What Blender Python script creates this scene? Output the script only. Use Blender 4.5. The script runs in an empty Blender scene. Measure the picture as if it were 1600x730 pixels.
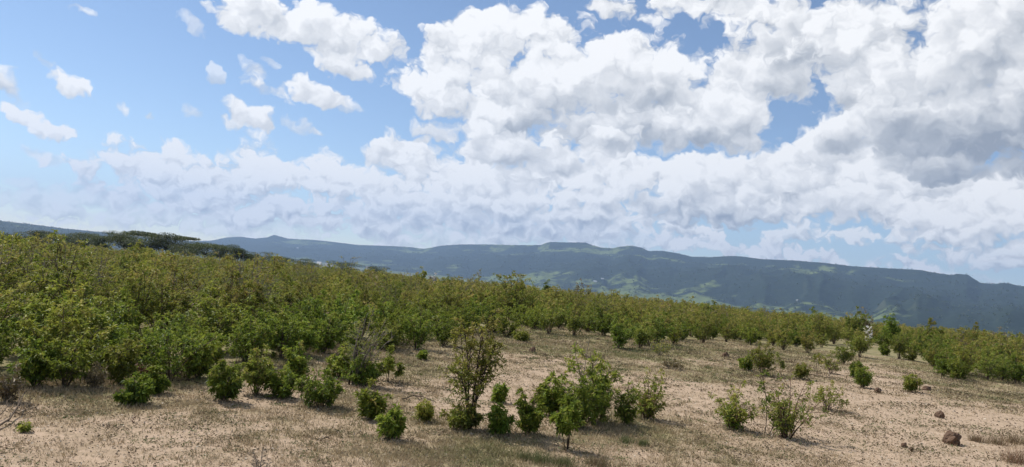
import bpy, math, random
import numpy as np
from mathutils import Matrix, Vector

# ---------------------------------------------------------------- camera
SC = bpy.context.scene
COL = SC.collection
EYE = 2.4                                   # eye height over the field, metres
FPX = 1215.0                                # focal length in pixels of a 1600 px wide frame
PITCH, ROLL = math.radians(2.83), math.radians(5.5)
_f = Vector((0, math.cos(PITCH), math.sin(PITCH)))
_r0 = Vector((1, 0, 0)); _u0 = Vector((0, -math.sin(PITCH), math.cos(PITCH)))
_r = _r0 * math.cos(ROLL) + _u0 * math.sin(ROLL)
_u = _u0 * math.cos(ROLL) - _r0 * math.sin(ROLL)
cam_data = bpy.data.cameras.new('camera')
cam_data.sensor_width = 36.0
cam_data.lens = 36.0 * FPX / 1600.0
cam_data.clip_start = 0.1
cam_data.clip_end = 120000.0
cam = bpy.data.objects.new('camera', cam_data)
COL.objects.link(cam)
cam.matrix_world = Matrix(((_r.x, _u.x, -_f.x, 0), (_r.y, _u.y, -_f.y, 0), (_r.z, _u.z, -_f.z, EYE), (0, 0, 0, 1)))
SC.camera = cam

def ray(px, py):
    """direction in the world of a pixel of the 1600 x 730 photograph"""
    d = _r * ((px - 800) / FPX) + _u * ((365 - py) / FPX) + _f
    return d.normalized()
def azel(px, py):
    d = ray(px, py)
    return math.atan2(d.x, d.y), math.asin(d.z)

# ---------------------------------------------------------------- sun, sky, exposure
SUN_AZ, SUN_EL = math.radians(-62), math.radians(51)
sun_dir = Vector((math.sin(SUN_AZ) * math.cos(SUN_EL), math.cos(SUN_AZ) * math.cos(SUN_EL), math.sin(SUN_EL)))
ld = bpy.data.lights.new('sun', 'SUN')
ld.energy = 4.9
ld.angle = math.radians(0.53)
ld.color = (1.0, 0.955, 0.89)
sun = bpy.data.objects.new('sun', ld)
COL.objects.link(sun)
sun.rotation_euler = sun_dir.to_track_quat('Z', 'Y').to_euler()
sun.location = (-40, 20, 60)

vs = SC.view_settings
SC.display_settings.display_device = 'sRGB'
vs.view_transform = 'Standard'; vs.look = 'None'; vs.exposure = 0.12; vs.gamma = 1.0
vs.use_curve_mapping = False
SC.cycles.max_bounces = 6
SC.cycles.diffuse_bounces = 3
SC.cycles.glossy_bounces = 2
SC.cycles.transmission_bounces = 3
SC.cycles.transparent_max_bounces = 8
SC.cycles.volume_bounces = 0
SC.cycles.use_denoising = True

world = bpy.data.worlds.new('World')
SC.world = world
world.use_nodes = True
world.cycles.sampling_method = 'NONE'

class N:
    """tiny helper for building node trees"""
    def __init__(s, nt): s.nt = nt
    def new(s, t, **kw):
        n = s.nt.nodes.new(t)
        for k, v in kw.items(): setattr(n, k, v)
        return n
    def put(s, sock, v):
        if isinstance(v, bpy.types.NodeSocket): s.nt.links.new(v, sock)
        else: sock.default_value = v
    def m(s, op, a, b=0.0, c=None, clamp=False):
        n = s.new('ShaderNodeMath', operation=op, use_clamp=clamp)
        s.put(n.inputs[0], a); s.put(n.inputs[1], b)
        if c is not None: s.put(n.inputs[2], c)
        return n.outputs[0]
    def v(s, op, a, b=None, scale=None):
        n = s.new('ShaderNodeVectorMath', operation=op)
        s.put(n.inputs[0], a)
        if b is not None: s.put(n.inputs[1], b)
        if scale is not None: s.put(n.inputs['Scale'], scale)
        return n.outputs[0]
    def noise(s, vec, scale, detail=2.0, rough=0.5, dist=0.0, dims='3D', out='Fac', lac=2.0):
        n = s.new('ShaderNodeTexNoise', noise_dimensions=dims)
        s.put(n.inputs['Vector'], vec)
        n.inputs['Scale'].default_value = scale; n.inputs['Detail'].default_value = detail
        n.inputs['Roughness'].default_value = rough; n.inputs['Distortion'].default_value = dist
        n.inputs['Lacunarity'].default_value = lac
        return n.outputs[out]
    def voro(s, vec, scale, detail=0.0, rough=0.5, feature='F1', smooth=0.5, dims='2D', rnd=1.0):
        n = s.new('ShaderNodeTexVoronoi', voronoi_dimensions=dims, feature=feature)
        s.put(n.inputs['Vector'], vec)
        n.inputs['Scale'].default_value = scale; n.inputs['Detail'].default_value = detail
        n.inputs['Roughness'].default_value = rough; n.inputs['Randomness'].default_value = rnd
        if feature == 'SMOOTH_F1': n.inputs['Smoothness'].default_value = smooth
        return n.outputs['Distance']
    def rng(s, x, a, b, c=0.0, d=1.0, smooth=False):
        n = s.new('ShaderNodeMapRange', interpolation_type='SMOOTHSTEP' if smooth else 'LINEAR', clamp=True)
        s.put(n.inputs[0], x); s.put(n.inputs[1], a); s.put(n.inputs[2], b); s.put(n.inputs[3], c); s.put(n.inputs[4], d)
        return n.outputs[0]
    def mix(s, f, a, b, blend='MIX'):
        n = s.new('ShaderNodeMix', data_type='RGBA', blend_type=blend)
        s.put(n.inputs[0], f); s.put(n.inputs[6], a); s.put(n.inputs[7], b)
        return n.outputs[2]
    def mixf(s, f, a, b):
        n = s.new('ShaderNodeMix', data_type='FLOAT')
        s.put(n.inputs[0], f); s.put(n.inputs[2], a); s.put(n.inputs[3], b)
        return n.outputs[0]
    def xyz(s, x, y, z=0.0):
        n = s.new('ShaderNodeCombineXYZ')
        s.put(n.inputs[0], x); s.put(n.inputs[1], y); s.put(n.inputs[2], z)
        return n.outputs[0]

def rgb(r, g, b): return (r, g, b, 1.0)

# cumulus heaps in the sky, far ones first: photograph x, y, half width, half height, tilt in degrees, greyness, thinness
def _rows(seed, n, x0, x1, y0, y1, w0, w1):
    rg = random.Random(seed); out = []
    for i in range(n):
        x = rg.uniform(x0, x1); y = rg.uniform(y0, y1) + (x - 800) * .055; w = rg.uniform(w0, w1)
        out.append((x, y, w, w * rg.uniform(.28, .42), 4, rg.uniform(0, .16), 0))
    return sorted(out, key=lambda h: -h[1] + h[0] * .055)
HEAPS = [
    (110, 314, 120, 26, 4, 0, .5), (230, 334, 150, 26, 4, .05, .5), (400, 352, 200, 26, 4, .05, .45), (620, 362, 200, 24, 4, .05, .3), (860, 368, 200, 22, 4, .05, .2)]
HEAPS += _rows(3, 16, 480, 1080, 352, 366, 22, 48)
HEAPS += [
    (1105, 386, 46, 11, 4, 0, 0), (1155, 389, 40, 11, 4, .05, 0), (1230, 402, 66, 12, 4, .05, 0), (1290, 403, 38, 11, 4, 0, 0), (1210, 380, 40, 12, 4, .05, 0), (1250, 362, 56, 15, 4, .1, .1), (1335, 369, 42, 11, 4, 0, .1),
    (1428, 414, 40, 10, 4, 0, 0), (1537, 437, 26, 8, 4, 0, .1), (1465, 388, 58, 14, 4, .12, .1), (1580, 420, 50, 11, 4, .1, .1), (1400, 378, 20, 7, 4, 0, .2), (1550, 396, 70, 14, 4, .2, .1), (1140, 349, 22, 8, 4, 0, 0)]
HEAPS += _rows(5, 12, 420, 1000, 330, 346, 34, 66)
HEAPS += [
    (300, 308, 120, 30, 5, .12, .15), (200, 262, 62, 26, 12, 0, 0), (255, 252, 62, 32, 10, 0, 0), (330, 288, 110, 40, 8, .05, 0), (400, 255, 60, 34, 8, 0, 0), (430, 292, 110, 44, 8, .05, 0), (380, 325, 130, 26, 5, .2, .1), (485, 275, 70, 38, 6, 0, 0),
    (545, 302, 100, 46, 8, .05, 0), (470, 332, 130, 28, 5, .2, 0), (620, 335, 120, 34, 4, .15, 0), (600, 240, 46, 24, 14, 0, 0), (655, 258, 80, 34, 14, 0, 0), (590, 305, 80, 34, 5, .1, 0), (715, 285, 90, 38, 8, .1, 0), (690, 326, 110, 34, 5, .12, 0),
    (740, 250, 42, 28, 5, 0, 0), (780, 300, 90, 46, 6, .1, 0), (810, 335, 120, 36, 4, .25, 0), (665, 222, 16, 8, 10, 0, 0),
    (905, 225, 56, 36, 0, 0, 0), (865, 268, 86, 42, 4, .05, 0), (930, 302, 110, 44, 4, .05, 0), (890, 340, 140, 28, 4, .35, 0), (1012, 278, 86, 40, 4, 0, 0), (1100, 262, 76, 30, 4, 0, 0), (1060, 303, 120, 42, 4, .1, 0), (1000, 332, 90, 24, 4, .25, 0), (1075, 332, 116, 28, 4, .66, 0),
    (1195, 282, 90, 42, 0, 0, 0), (1245, 248, 64, 32, 0, 0, 0), (1300, 240, 84, 44, 0, 0, 0), (1355, 268, 96, 46, 0, .05, 0), (1265, 300, 110, 36, 2, .15, 0), (1170, 320, 70, 24, 4, .45, 0), (1400, 302, 104, 44, 3, .1, 0), (1330, 326, 110, 24, 4, .3, 0),
    (1470, 296, 76, 34, 4, 0, 0), (1560, 298, 90, 36, 4, .05, 0), (1520, 330, 110, 30, 4, .2, 0), (1600, 340, 90, 32, 4, .2, 0), (1480, 352, 96, 20, 4, .25, .05), (1580, 366, 84, 20, 4, .2, .05),
    # the great cumulus
    (830, 120, 150, 60, 4, .06, 0), (970, 140, 150, 56, 6, .06, 0), (1090, 165, 110, 44, 6, .08, 0), (720, 105, 80, 46, 0, .04, 0),
    (735, 42, 40, 28, 0, 0, 0), (800, 45, 62, 36, 0, 0, 0), (770, 70, 80, 44, 0, 0, 0), (868, 58, 60, 34, 0, 0, 0), (955, 74, 52, 26, 0, 0, 0), (995, 72, 50, 32, 0, 0, 0), (1040, 80, 34, 26, 0, 0, 0), (700, 78, 52, 32, 0, 0, 0),
    (765, 95, 92, 52, 0, 0, 0), (850, 105, 105, 56, 0, .02, 0), (940, 118, 95, 50, 0, 0, 0), (1022, 122, 95, 52, 0, 0, 0), (1090, 150, 84, 48, 0, 0, 0), (1155, 170, 62, 46, 0, 0, 0), (690, 122, 66, 38, 0, 0, 0), (735, 125, 80, 44, 0, 0, 0), (636, 136, 56, 24, 6, 0, 0),
    (820, 150, 120, 40, 4, .22, 0), (930, 170, 130, 40, 4, .18, 0), (1000, 165, 90, 44, 0, .34, 0), (790, 180, 120, 34, 4, .32, 0), (900, 198, 130, 32, 4, .30, 0), (1010, 198, 110, 30, 4, .32, 0), (1100, 204, 90, 26, 4, .30, 0), (1170, 205, 50, 26, 4, .25, 0),
    (720, 166, 72, 30, 6, .05, 0), (660, 162, 44, 18, 8, 0, .05), (720, 200, 64, 20, 8, .1, .1), (770, 226, 76, 30, 6, .1, 0), (860, 240, 84, 30, 4, .12, 0), (950, 220, 60, 16, 4, .1, .25),
    # the long bank top left and the loose scraps under it
    (368, 8, 56, 22, 26, 0, 0), (420, 25, 66, 30, 24, 0, 0), (472, 45, 76, 36, 22, 0, 0), (532, 66, 76, 36, 20, 0, 0), (592, 80, 54, 32, 20, 0, 0), (555, 102, 52, 22, 20, .1, 0), (612, 96, 38, 24, 10, .05, .1),
    (405, 112, 32, 13, 30, 0, .25), (440, 138, 48, 18, 22, 0, .05), (500, 148, 42, 18, 20, 0, 0), (532, 162, 30, 12, 20, .08, 0), (420, 98, 15, 11, 40, 0, .1), (312, 180, 32, 13, 32, 0, .05), (345, 196, 40, 13, 20, .05, .1), (382, 188, 44, 20, 16, 0, 0),
    (468, 198, 34, 12, 24, 0, .05), (490, 210, 22, 8, 16, .05, 0), (195, 168, 14, 11, 40, 0, 0), (72, 96, 24, 16, 40, 0, 0), (98, 118, 40, 17, 32, 0, 0), (124, 134, 28, 10, 30, 0, .15), (10, 128, 22, 16, 42, 0, 0), (32, 156, 36, 13, 36, 0, 0), (62, 194, 50, 14, 14, 0, 0),
    (96, 208, 26, 9, 18, .05, .1), (67, 243, 30, 10, 20, 0, 0), (126, 14, 22, 6, 6, 0, .3), (328, 10, 16, 8, 40, 0, .1), (300, 38, 26, 10, 40, 0, .45), (335, 118, 12, 12, 0, 0, .4), (235, 182, 10, 6, 0, 0, .3),
    # the heavy deck top right
    (1450, 90, 190, 90, 0, .12, 0), (1330, 90, 110, 60, 0, .1, 0), (1540, 150, 140, 60, 0, .2, 0),
    (980, 14, 54, 24, 8, 0, 0), (1060, 6, 66, 20, 4, 0, 0), (1012, 32, 30, 13, 10, 0, .1), (1135, 2, 60, 16, 4, 0, 0), (1205, 8, 76, 32, 4, 0, 0), (1200, 100, 62, 34, 12, 0, 0), (1152, 116, 40, 20, 14, 0, .1), (1265, 62, 95, 52, 4, .05, 0), (1232, 136, 62, 28, 8, .1, 0),
    (1305, 100, 95, 55, 0, .05, 0), (1340, 40, 115, 52, 0, .30, 0), (1430, 36, 125, 60, 0, .05, 0), (1400, 108, 120, 58, 0, .15, 0), (1500, 80, 125, 68, 0, .0, 0), (1570, 36, 115, 60, 0, .1, 0), (1340, 150, 90, 36, 0, .34, 0), (1375, 195, 80, 40, 0, .1, 0),
    (1470, 150, 115, 48, 0, .15, 0), (1600, 120, 95, 60, 0, .3, 0), (1420, 205, 76, 34, 4, .2, 0), (1590, 170, 100, 36, 2, .45, 0), (1480, 222, 90, 28, 3, .42, .1), (1550, 212, 150, 38, 3, .60, 0), (1610, 236, 130, 34, 3, .72, 0), (1520, 250, 110, 20, 3, .5, .3),
]
SKY_STRENGTH = .12
FAT, RIM = 1.34, 1.10
def heap_group():
    """one cumulus heap laid over what stands behind it: Light and Cover of the sky so far go in and come out"""
    t = bpy.data.node_groups.new('cumulus_heap', 'ShaderNodeTree')
    for nm, ty in (('Light', 'Float'), ('Cover', 'Float'), ('Edge', 'Float'), ('Relief', 'Float'), ('Vector', 'Vector'), ('Place', 'Vector'), ('Across', 'Vector'), ('Up', 'Vector'), ('Tone', 'Float'), ('Hard', 'Float'), ('Rim', 'Float'), ('Body', 'Float')):
        t.interface.new_socket(nm, in_out='INPUT', socket_type='NodeSocket' + ty)
    for nm in ('Light', 'Cover'): t.interface.new_socket(nm, in_out='OUTPUT', socket_type='NodeSocketFloat')
    k = N(t)
    gi = k.new('NodeGroupInput'); go = k.new('NodeGroupOutput')
    I = gi.outputs
    d = k.v('SUBTRACT', I['Vector'], I['Place'])
    def dot(b):
        n = k.new('ShaderNodeVectorMath', operation='DOT_PRODUCT'); k.put(n.inputs[0], d); k.put(n.inputs[1], b)
        return n.outputs['Value']
    X, Y = dot(I['Across']), dot(I['Up'])
    dens = k.m('SUBTRACT', I['Edge'], k.m('MULTIPLY_ADD', X, X, k.m('MULTIPLY', Y, Y)))
    al = k.m('MINIMUM', k.m('MULTIPLY_ADD', dens, I['Hard'], I['Rim'], clamp=True), I['Body'])
    sh = k.m('ADD', k.m('MULTIPLY_ADD', Y, .30, I['Tone']), I['Relief'])          # crest bright, base grey
    k.put(go.inputs[0], k.mixf(al, I['Light'], sh))
    k.put(go.inputs[1], k.mixf(al, I['Cover'], 1.0))
    return t
def build_sky():
    nt = world.node_tree
    nt.nodes.clear()
    k = N(nt)
    out = k.new('ShaderNodeOutputWorld')
    sky = k.new('ShaderNodeTexSky', sky_type='NISHITA', sun_disc=False)
    sky.sun_elevation = SUN_EL; sky.sun_rotation = SUN_AZ
    sky.altitude = 1900.0; sky.air_density = 1.0; sky.dust_density = 0.4; sky.ozone_density = 1.5
    tc = k.new('ShaderNodeTexCoord')
    sp = k.new('ShaderNodeSeparateXYZ'); nt.links.new(tc.outputs['Generated'], sp.inputs[0])
    az = k.m('ARCTAN2', sp.outputs[0], sp.outputs[1])
    el = k.m('ARCSINE', sp.outputs[2])
    uv = k.xyz(az, el)
    # turbulence bends every heap out of its plain oval
    w1 = k.v('SCALE', k.v('SUBTRACT', k.noise(uv, 12.0, 1.0, .5, dims='2D', out='Color'), (.5, .5, .5)), scale=.065)
    w2 = k.v('SCALE', k.v('SUBTRACT', k.noise(uv, 42.0, 2.0, .55, dims='2D', out='Color'), (.5, .5, .5)), scale=.032)
    q = k.v('ADD', uv, k.v('MULTIPLY', w2, (1.0, .7, 0.0)))
    p = k.v('ADD', q, k.v('MULTIPLY', w1, (1.0, .6, 0.0)))
    low = k.rng(el, .05, .17, 1.0, 0.0, True)
    def puff(vec, fine):
        sq = k.v('MULTIPLY', vec, (1.0, 1.25, 1.0))
        b = k.m('SUBTRACT', .45, k.voro(sq, 13.0, 4.0 if fine else 2.4, .6, 'F1'))
        b2 = k.m('SUBTRACT', .45, k.voro(sq, 34.0, 3.0 if fine else 1.4, .6, 'F1'))
        n = k.m('SUBTRACT', k.noise(sq, 9.0, 7.0 if fine else 3.0, .62, dims='2D'), .5)
        return k.m('MULTIPLY_ADD', n, .9, k.m('MULTIPLY', k.mixf(low, b, b2), .9))
    d0 = puff(q, True)
    d1 = puff(k.v('ADD', q, k.v('SCALE', (-.62, .78, 0.0), scale=k.mixf(low, .017, .009))), False)
    relief = k.m('MULTIPLY', k.m('SUBTRACT', d0, d1), k.mixf(low, .60, .85))
    edge = k.m('MULTIPLY', d0, 1.05)
    heap = heap_group()
    def cell_group(name, a0, a1, e0, e1):
        """the heaps that reach into one patch of the sky, laid over one another, far ones first"""
        t = bpy.data.node_groups.new(name, 'ShaderNodeTree')
        for nm, ty in (('Edge', 'Float'), ('Relief', 'Float'), ('P', 'Vector'), ('Q', 'Vector')): t.interface.new_socket(nm, in_out='INPUT', socket_type='NodeSocket' + ty)
        for nm in ('Light', 'Cover'): t.interface.new_socket(nm, in_out='OUTPUT', socket_type='NodeSocketFloat')
        c = N(t); gi = c.new('NodeGroupInput'); go = c.new('NodeGroupOutput'); I = gi.outputs
        lit = c.m('ADD', I['Relief'], .8); alpha = c.m('MULTIPLY', I['Relief'], 1e-6)
        pv, qv = I['P'], I['Q']
        n = 0
        for (x, y, rx, ry, ang, grey, thin) in HEAPS:
            a, e = azel(x, y)
            th = -math.radians(ang) + ROLL
            ex = 1.2 * FAT * (abs(math.cos(th)) * rx + abs(math.sin(th)) * ry) / FPX; ey = 1.2 * FAT * (abs(math.sin(th)) * rx + abs(math.cos(th)) * ry) / FPX
            if a + ex + .05 < a0 or a - ex - .05 > a1 or e + ey + .035 < e0 or e - ey - .035 > e1: continue
            n += 1
            if n % 10 == 0:                     # keeps the heaps in order, one batch after the other
                tie = c.v('SCALE', (1.0, 0.0, 0.0), scale=c.m('MULTIPLY', lit, 1e-7))
                pv = c.v('ADD', I['P'], tie); qv = c.v('ADD', I['Q'], tie)
            g = c.new('ShaderNodeGroup'); g.node_tree = heap
            fat = FAT if rx > 36 else 1.16
            sx, sy = FPX / (rx * fat), FPX / (ry * fat)
            g.inputs['Place'].default_value = (a, e, 0)
            g.inputs['Across'].default_value = (math.cos(th) * sx, math.sin(th) * sx, 0)
            g.inputs['Up'].default_value = (-math.sin(th) * sy, math.cos(th) * sy, 0)
            g.inputs['Tone'].default_value = .90 + (.22 if e < .12 else 0.0) - grey * (.75 if e < .12 else 1.0)
            hard = 1.0 / ((.34 if rx > 36 else .72) + .35 * thin)
            g.inputs['Hard'].default_value = hard
            g.inputs['Rim'].default_value = (RIM + (.14 if rx > 58 and e > .10 else 0.0)) * hard
            g.inputs['Body'].default_value = 1.0 - thin
            for nm, v in (('Light', lit), ('Cover', alpha), ('Edge', I['Edge']), ('Relief', I['Relief']), ('Vector', pv if rx > 36 else qv)): c.put(g.inputs[nm], v)
            lit, alpha = g.outputs[0], g.outputs[1]
        c.put(go.inputs[0], lit); c.put(go.inputs[1], alpha)
        return t
    def shade(lit, alpha):
        cr = k.new('ShaderNodeValToRGB')
        e = cr.color_ramp.elements
        e[0].position = 0.0; e[0].color = rgb(2.5, 2.8, 3.3)
        e[1].position = 1.0; e[1].color = rgb(8.0, 8.02, 8.05)
        x = cr.color_ramp.elements.new(.35); x.color = rgb(4.0, 4.25, 4.6)
        x = cr.color_ramp.elements.new(.7); x.color = rgb(6.1, 6.22, 6.4)
        k.put(cr.inputs[0], lit)
        bg = k.new('ShaderNodeBackground'); bg.inputs['Strength'].default_value = SKY_STRENGTH
        k.put(bg.inputs['Color'], k.mix(alpha, sky.outputs[0], cr.outputs[0]))
        return bg.outputs[0]
    def either(f, a, b):
        m = k.new('ShaderNodeMixShader'); k.put(m.inputs[0], f); k.put(m.inputs[1], a); k.put(m.inputs[2], b)
        return m.outputs[0]
    AZ = [-.66, -.47, -.31, -.155, 0.0, .155, .31, .47, .66]
    EL = [-.05, .125, .46]
    def patch(i, j):
        g = k.new('ShaderNodeGroup'); g.node_tree = cell_group('cumulus_patch', AZ[i], AZ[i + 1], EL[j], EL[j + 1])
        for nm, v in (('Edge', edge), ('Relief', relief), ('P', p), ('Q', q)): k.put(g.inputs[nm], v)
        return shade(g.outputs[0], g.outputs[1])
    upper = k.m('GREATER_THAN', el, EL[1])
    def tree(lo, hi):
        if hi - lo == 1: return either(upper, patch(lo, 0), patch(lo, 1))
        mid = (lo + hi) // 2
        return either(k.m('GREATER_THAN', az, AZ[mid]), tree(lo, mid), tree(mid, hi))
    seen = tree(0, len(AZ) - 1)
    # beyond the heaps in view the same broken cumulus goes on all round
    n1 = k.m('ADD', k.m('MULTIPLY', k.noise(uv, 3.2, 5.0, .55, dims='2D'), 1.0), k.m('MULTIPLY', k.voro(uv, 12.0, 1.0, .5, 'F1'), -.12))
    other = shade(k.rng(n1, .44, .68, 1.0, .62), k.m('MULTIPLY', k.rng(n1, .42, .52, 0.0, 1.0, True), k.rng(el, -.02, .06)))
    fr = k.m('MULTIPLY', k.rng(k.m('ABSOLUTE', az), .64, .66, 1.0, 0.0), k.rng(el, .44, .46, 1.0, 0.0))
    whole = either(fr, other, seen)
    ground_side = k.new('ShaderNodeBackground'); ground_side.inputs['Strength'].default_value = SKY_STRENGTH
    k.put(ground_side.inputs['Color'], sky.outputs[0])
    nt.links.new(either(k.m('GREATER_THAN', el, -.05), ground_side.outputs[0], whole), out.inputs[0])
build_sky()

# ---------------------------------------------------------------- small helpers
RNG = np.random.default_rng(7)
def tag(o, label=None, cat=None, group=None, kind=None):
    if label: o['label'] = label
    if cat: o['category'] = cat
    if group: o['group'] = group
    if kind: o['kind'] = kind
    return o
def link(o, parent=None):
    COL.objects.link(o)
    if parent is not None: o.parent = parent
    return o
def empty(name, loc=(0, 0, 0), rz=0.0):
    o = bpy.data.objects.new(name, None)
    o.empty_display_size = .2
    o.location = loc; o.rotation_euler = (0, 0, rz)
    return link(o)
def mesh_np(name, verts, faces, mat=None, smooth=False, attrs=None):
    """mesh from numpy arrays, all faces with the same number of corners; attrs: face-domain floats"""
    verts = np.ascontiguousarray(verts, np.float32); faces = np.ascontiguousarray(faces, np.int32)
    me = bpy.data.meshes.new(name)
    nf, nc = faces.shape
    me.vertices.add(len(verts)); me.vertices.foreach_set('co', verts.ravel())
    me.loops.add(nf * nc); me.loops.foreach_set('vertex_index', faces.ravel())
    me.polygons.add(nf)
    me.polygons.foreach_set('loop_start', np.arange(0, nf * nc, nc, dtype=np.int32))
    if smooth: me.polygons.foreach_set('use_smooth', np.ones(nf, bool))
    for k_, (dom, arr) in (attrs or {}).items():
        a = me.attributes.new(k_, 'FLOAT', dom)
        a.data.foreach_set('value', np.ascontiguousarray(arr, np.float32))
    me.update(calc_edges=True)
    if mat: me.materials.append(mat)
    return me
def obj(name, me, parent=None, loc=None):
    o = bpy.data.objects.new(name, me)
    if loc is not None: o.location = loc
    return link(o, parent)

# value noise, vectorised
def _hash(ix, iy, seed):
    h = (ix.astype(np.int64) * 374761393 + iy.astype(np.int64) * 668265263 + seed * 982451653) & 0xffffffff
    h = ((h ^ (h >> 13)) * 1274126177) & 0xffffffff
    return ((h ^ (h >> 16)) & 0xffff) / 65535.0
def vnoise(x, y, seed=0):
    x = np.asarray(x, float); y = np.asarray(y, float)
    ix = np.floor(x); iy = np.floor(y); fx = x - ix; fy = y - iy
    fx = fx * fx * (3 - 2 * fx); fy = fy * fy * (3 - 2 * fy)
    a = _hash(ix, iy, seed); b = _hash(ix + 1, iy, seed); c = _hash(ix, iy + 1, seed); d = _hash(ix + 1, iy + 1, seed)
    return (a * (1 - fx) + b * fx) * (1 - fy) + (c * (1 - fx) + d * fx) * fy
def fbm(x, y, seed=0, octv=5, gain=.5):
    t = 0; a = 1; s = 0
    for i in range(octv):
        t = t + a * vnoise(x * 2 ** i, y * 2 ** i, seed + i * 17); s += a; a *= gain
    return t / s

# ---------------------------------------------------------------- lie of the land
_GR = [0, 25, 60, 110, 200, 320, 700, 1500, 3000, 6000, 20000]
_GZ = [0, 0, -.35, -1.1, -2.4, -4.2, -22, -62, -92, -97, -97]
def ground_z(x, y, fine=True):
    x = np.asarray(x, float); y = np.asarray(y, float)
    r = np.hypot(x, y)
    z = np.interp(r, _GR, _GZ)
    z = z + (fbm(x / 9, y / 9, 3, 3) - .5) * .16 * np.clip(r / 12, .3, 1) + (fbm(x / 400, y / 400, 5, 3) - .5) * np.interp(r, [0, 300, 3000], [0, 1.0, 22])
    if fine: z = z + (fbm(x / .55, y / .55, 11, 4, .6) - .5) * .055 * np.interp(r, [0, 40, 70], [1, 1, 0])
    return z
def ground_at(px, py):
    d = ray(px, py)
    t = EYE / max(1e-4, -d.z)
    for _ in range(25):
        z = float(ground_z(d.x * t, d.y * t))
        t = t * .5 + .5 * (EYE - z) / max(1e-4, -d.z)
    return Vector((d.x * t, d.y * t, float(ground_z(d.x * t, d.y * t)))), t
def project(x, y, z):
    """world point -> pixel of the photograph"""
    dx, dy, dz = x, y, z - EYE
    cz = dx * _f.x + dy * _f.y + dz * _f.z
    return 800 + FPX * (dx * _r.x + dy * _r.y + dz * _r.z) / cz, 365 - FPX * (dx * _u.x + dy * _u.y + dz * _u.z) / cz
# where the thicket begins (photograph x, y of the feet of its first shrubs)
_BX = [-200, 0, 160, 330, 420, 480, 560, 640, 720, 790, 900, 960, 1050, 1110, 1230, 1310, 1370, 1440, 1470, 1530, 1600, 1800]
_BY = [590, 603, 598, 588, 566, 552, 546, 543, 530, 520, 522, 540, 545, 542, 550, 545, 545, 560, 586, 596, 606, 620]

# ---------------------------------------------------------------- materials
def material(name):
    m = bpy.data.materials.new(name)
    m.use_nodes = True
    nt = m.node_tree
    nt.nodes.clear()
    k = N(nt)
    out = k.new('ShaderNodeOutputMaterial')
    return m, k, out
def principled(k, out, color, rough=.9, spec=.2, normal=None):
    p = k.new('ShaderNodeBsdfPrincipled')
    k.put(p.inputs['Base Color'], color); k.put(p.inputs['Roughness'], rough)
    k.put(p.inputs['Specular IOR Level'], spec)
    if normal is not None: k.nt.links.new(normal, p.inputs['Normal'])
    k.nt.links.new(p.outputs[0], out.inputs['Surface'])
    return p
def attr(k, name):
    n = k.new('ShaderNodeAttribute', attribute_name=name)
    return n.outputs['Fac']
def bump(k, h, strength, dist):
    n = k.new('ShaderNodeBump')
    n.inputs['Strength'].default_value = strength; n.inputs['Distance'].default_value = dist
    k.put(n.inputs['Height'], h)
    return n.outputs[0]

def mat_ground():
    m, k, out = material('dry_soil')
    tc = k.new('ShaderNodeTexCoord'); P = tc.outputs['Object']
    grass = attr(k, 'grass')                # how much turf stands on the soil here
    far = attr(k, 'far')
    n1 = k.noise(P, 1.3, 5, .6); n2 = k.noise(P, 9.0, 5, .65); n3 = k.noise(P, 42.0, 4, .7); n4 = k.noise(P, 150.0, 2, .6)
    sand = k.mix(n2, rgb(.39, .285, .197), rgb(.51, .385, .28))
    sand = k.mix(k.rng(n1, .35, .7), sand, rgb(.43, .32, .225))
    litter = k.mix(n3, rgb(.17, .125, .08), rgb(.33, .255, .165))
    turf = k.mix(n3, rgb(.11, .115, .042), rgb(.265, .235, .115))
    turf = k.mix(k.rng(n1, .3, .7), turf, rgb(.26, .215, .12))
    c = k.mix(k.rng(k.m('ADD', n2, k.m('MULTIPLY', n3, .7)), .84, 1.0), sand, litter)
    n5 = k.noise(P, 3.4, 7, .72); n6 = k.noise(P, .55, 3, .5)
    worn = k.rng(k.m('ADD', n5, k.m('MULTIPLY_ADD', grass, .35, k.m('MULTIPLY', n6, .3))), .62, .82)
    c = k.mix(k.m('MULTIPLY', worn, .8), c, k.mix(n3, rgb(.23, .165, .105), rgb(.38, .29, .19)))
    pebble = k.rng(k.voro(P, 26.0, 0, .5, 'F1', dims='3D'), .10, .16, 1.0, 0.0)
    c = k.mix(k.m('MULTIPLY', pebble, k.rng(n1, .45, .6)), c, rgb(.22, .165, .12))
    c = k.mix(k.rng(k.m('MULTIPLY_ADD', n3, .55, grass), .62, .98), c, turf)
    # valley floor: fields, pasture and scrub far below
    fv = k.new('ShaderNodeTexVoronoi', voronoi_dimensions='2D', feature='F1')
    k.put(fv.inputs['Vector'], k.v('ADD', P, k.v('SCALE', k.noise(P, .002, 2, .5, out='Color'), scale=300.0)))
    fv.inputs['Scale'].default_value = .0032
    sp = k.new('ShaderNodeSeparateColor'); k.put(sp.inputs[0], fv.outputs['Color'])
    fld = k.mix(k.rng(sp.outputs[0], .2, .8), rgb(.05, .075, .03), rgb(.13, .15, .06))
    fld = k.mix(k.rng(sp.outputs[1], .80, .84), fld, rgb(.22, .20, .13))
    fld = k.mix(k.rng(k.noise(P, .012, 5, .65), .5, .62), fld, rgb(.035, .055, .025))
    c = k.mix(far, c, fld)
    h = k.m('ADD', k.m('MULTIPLY', n2, .6), k.m('ADD', k.m('MULTIPLY', n3, .35), k.m('MULTIPLY', n4, .12)))
    principled(k, out, c, .95, .1, bump(k, h, .55, .05))
    return m
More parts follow.
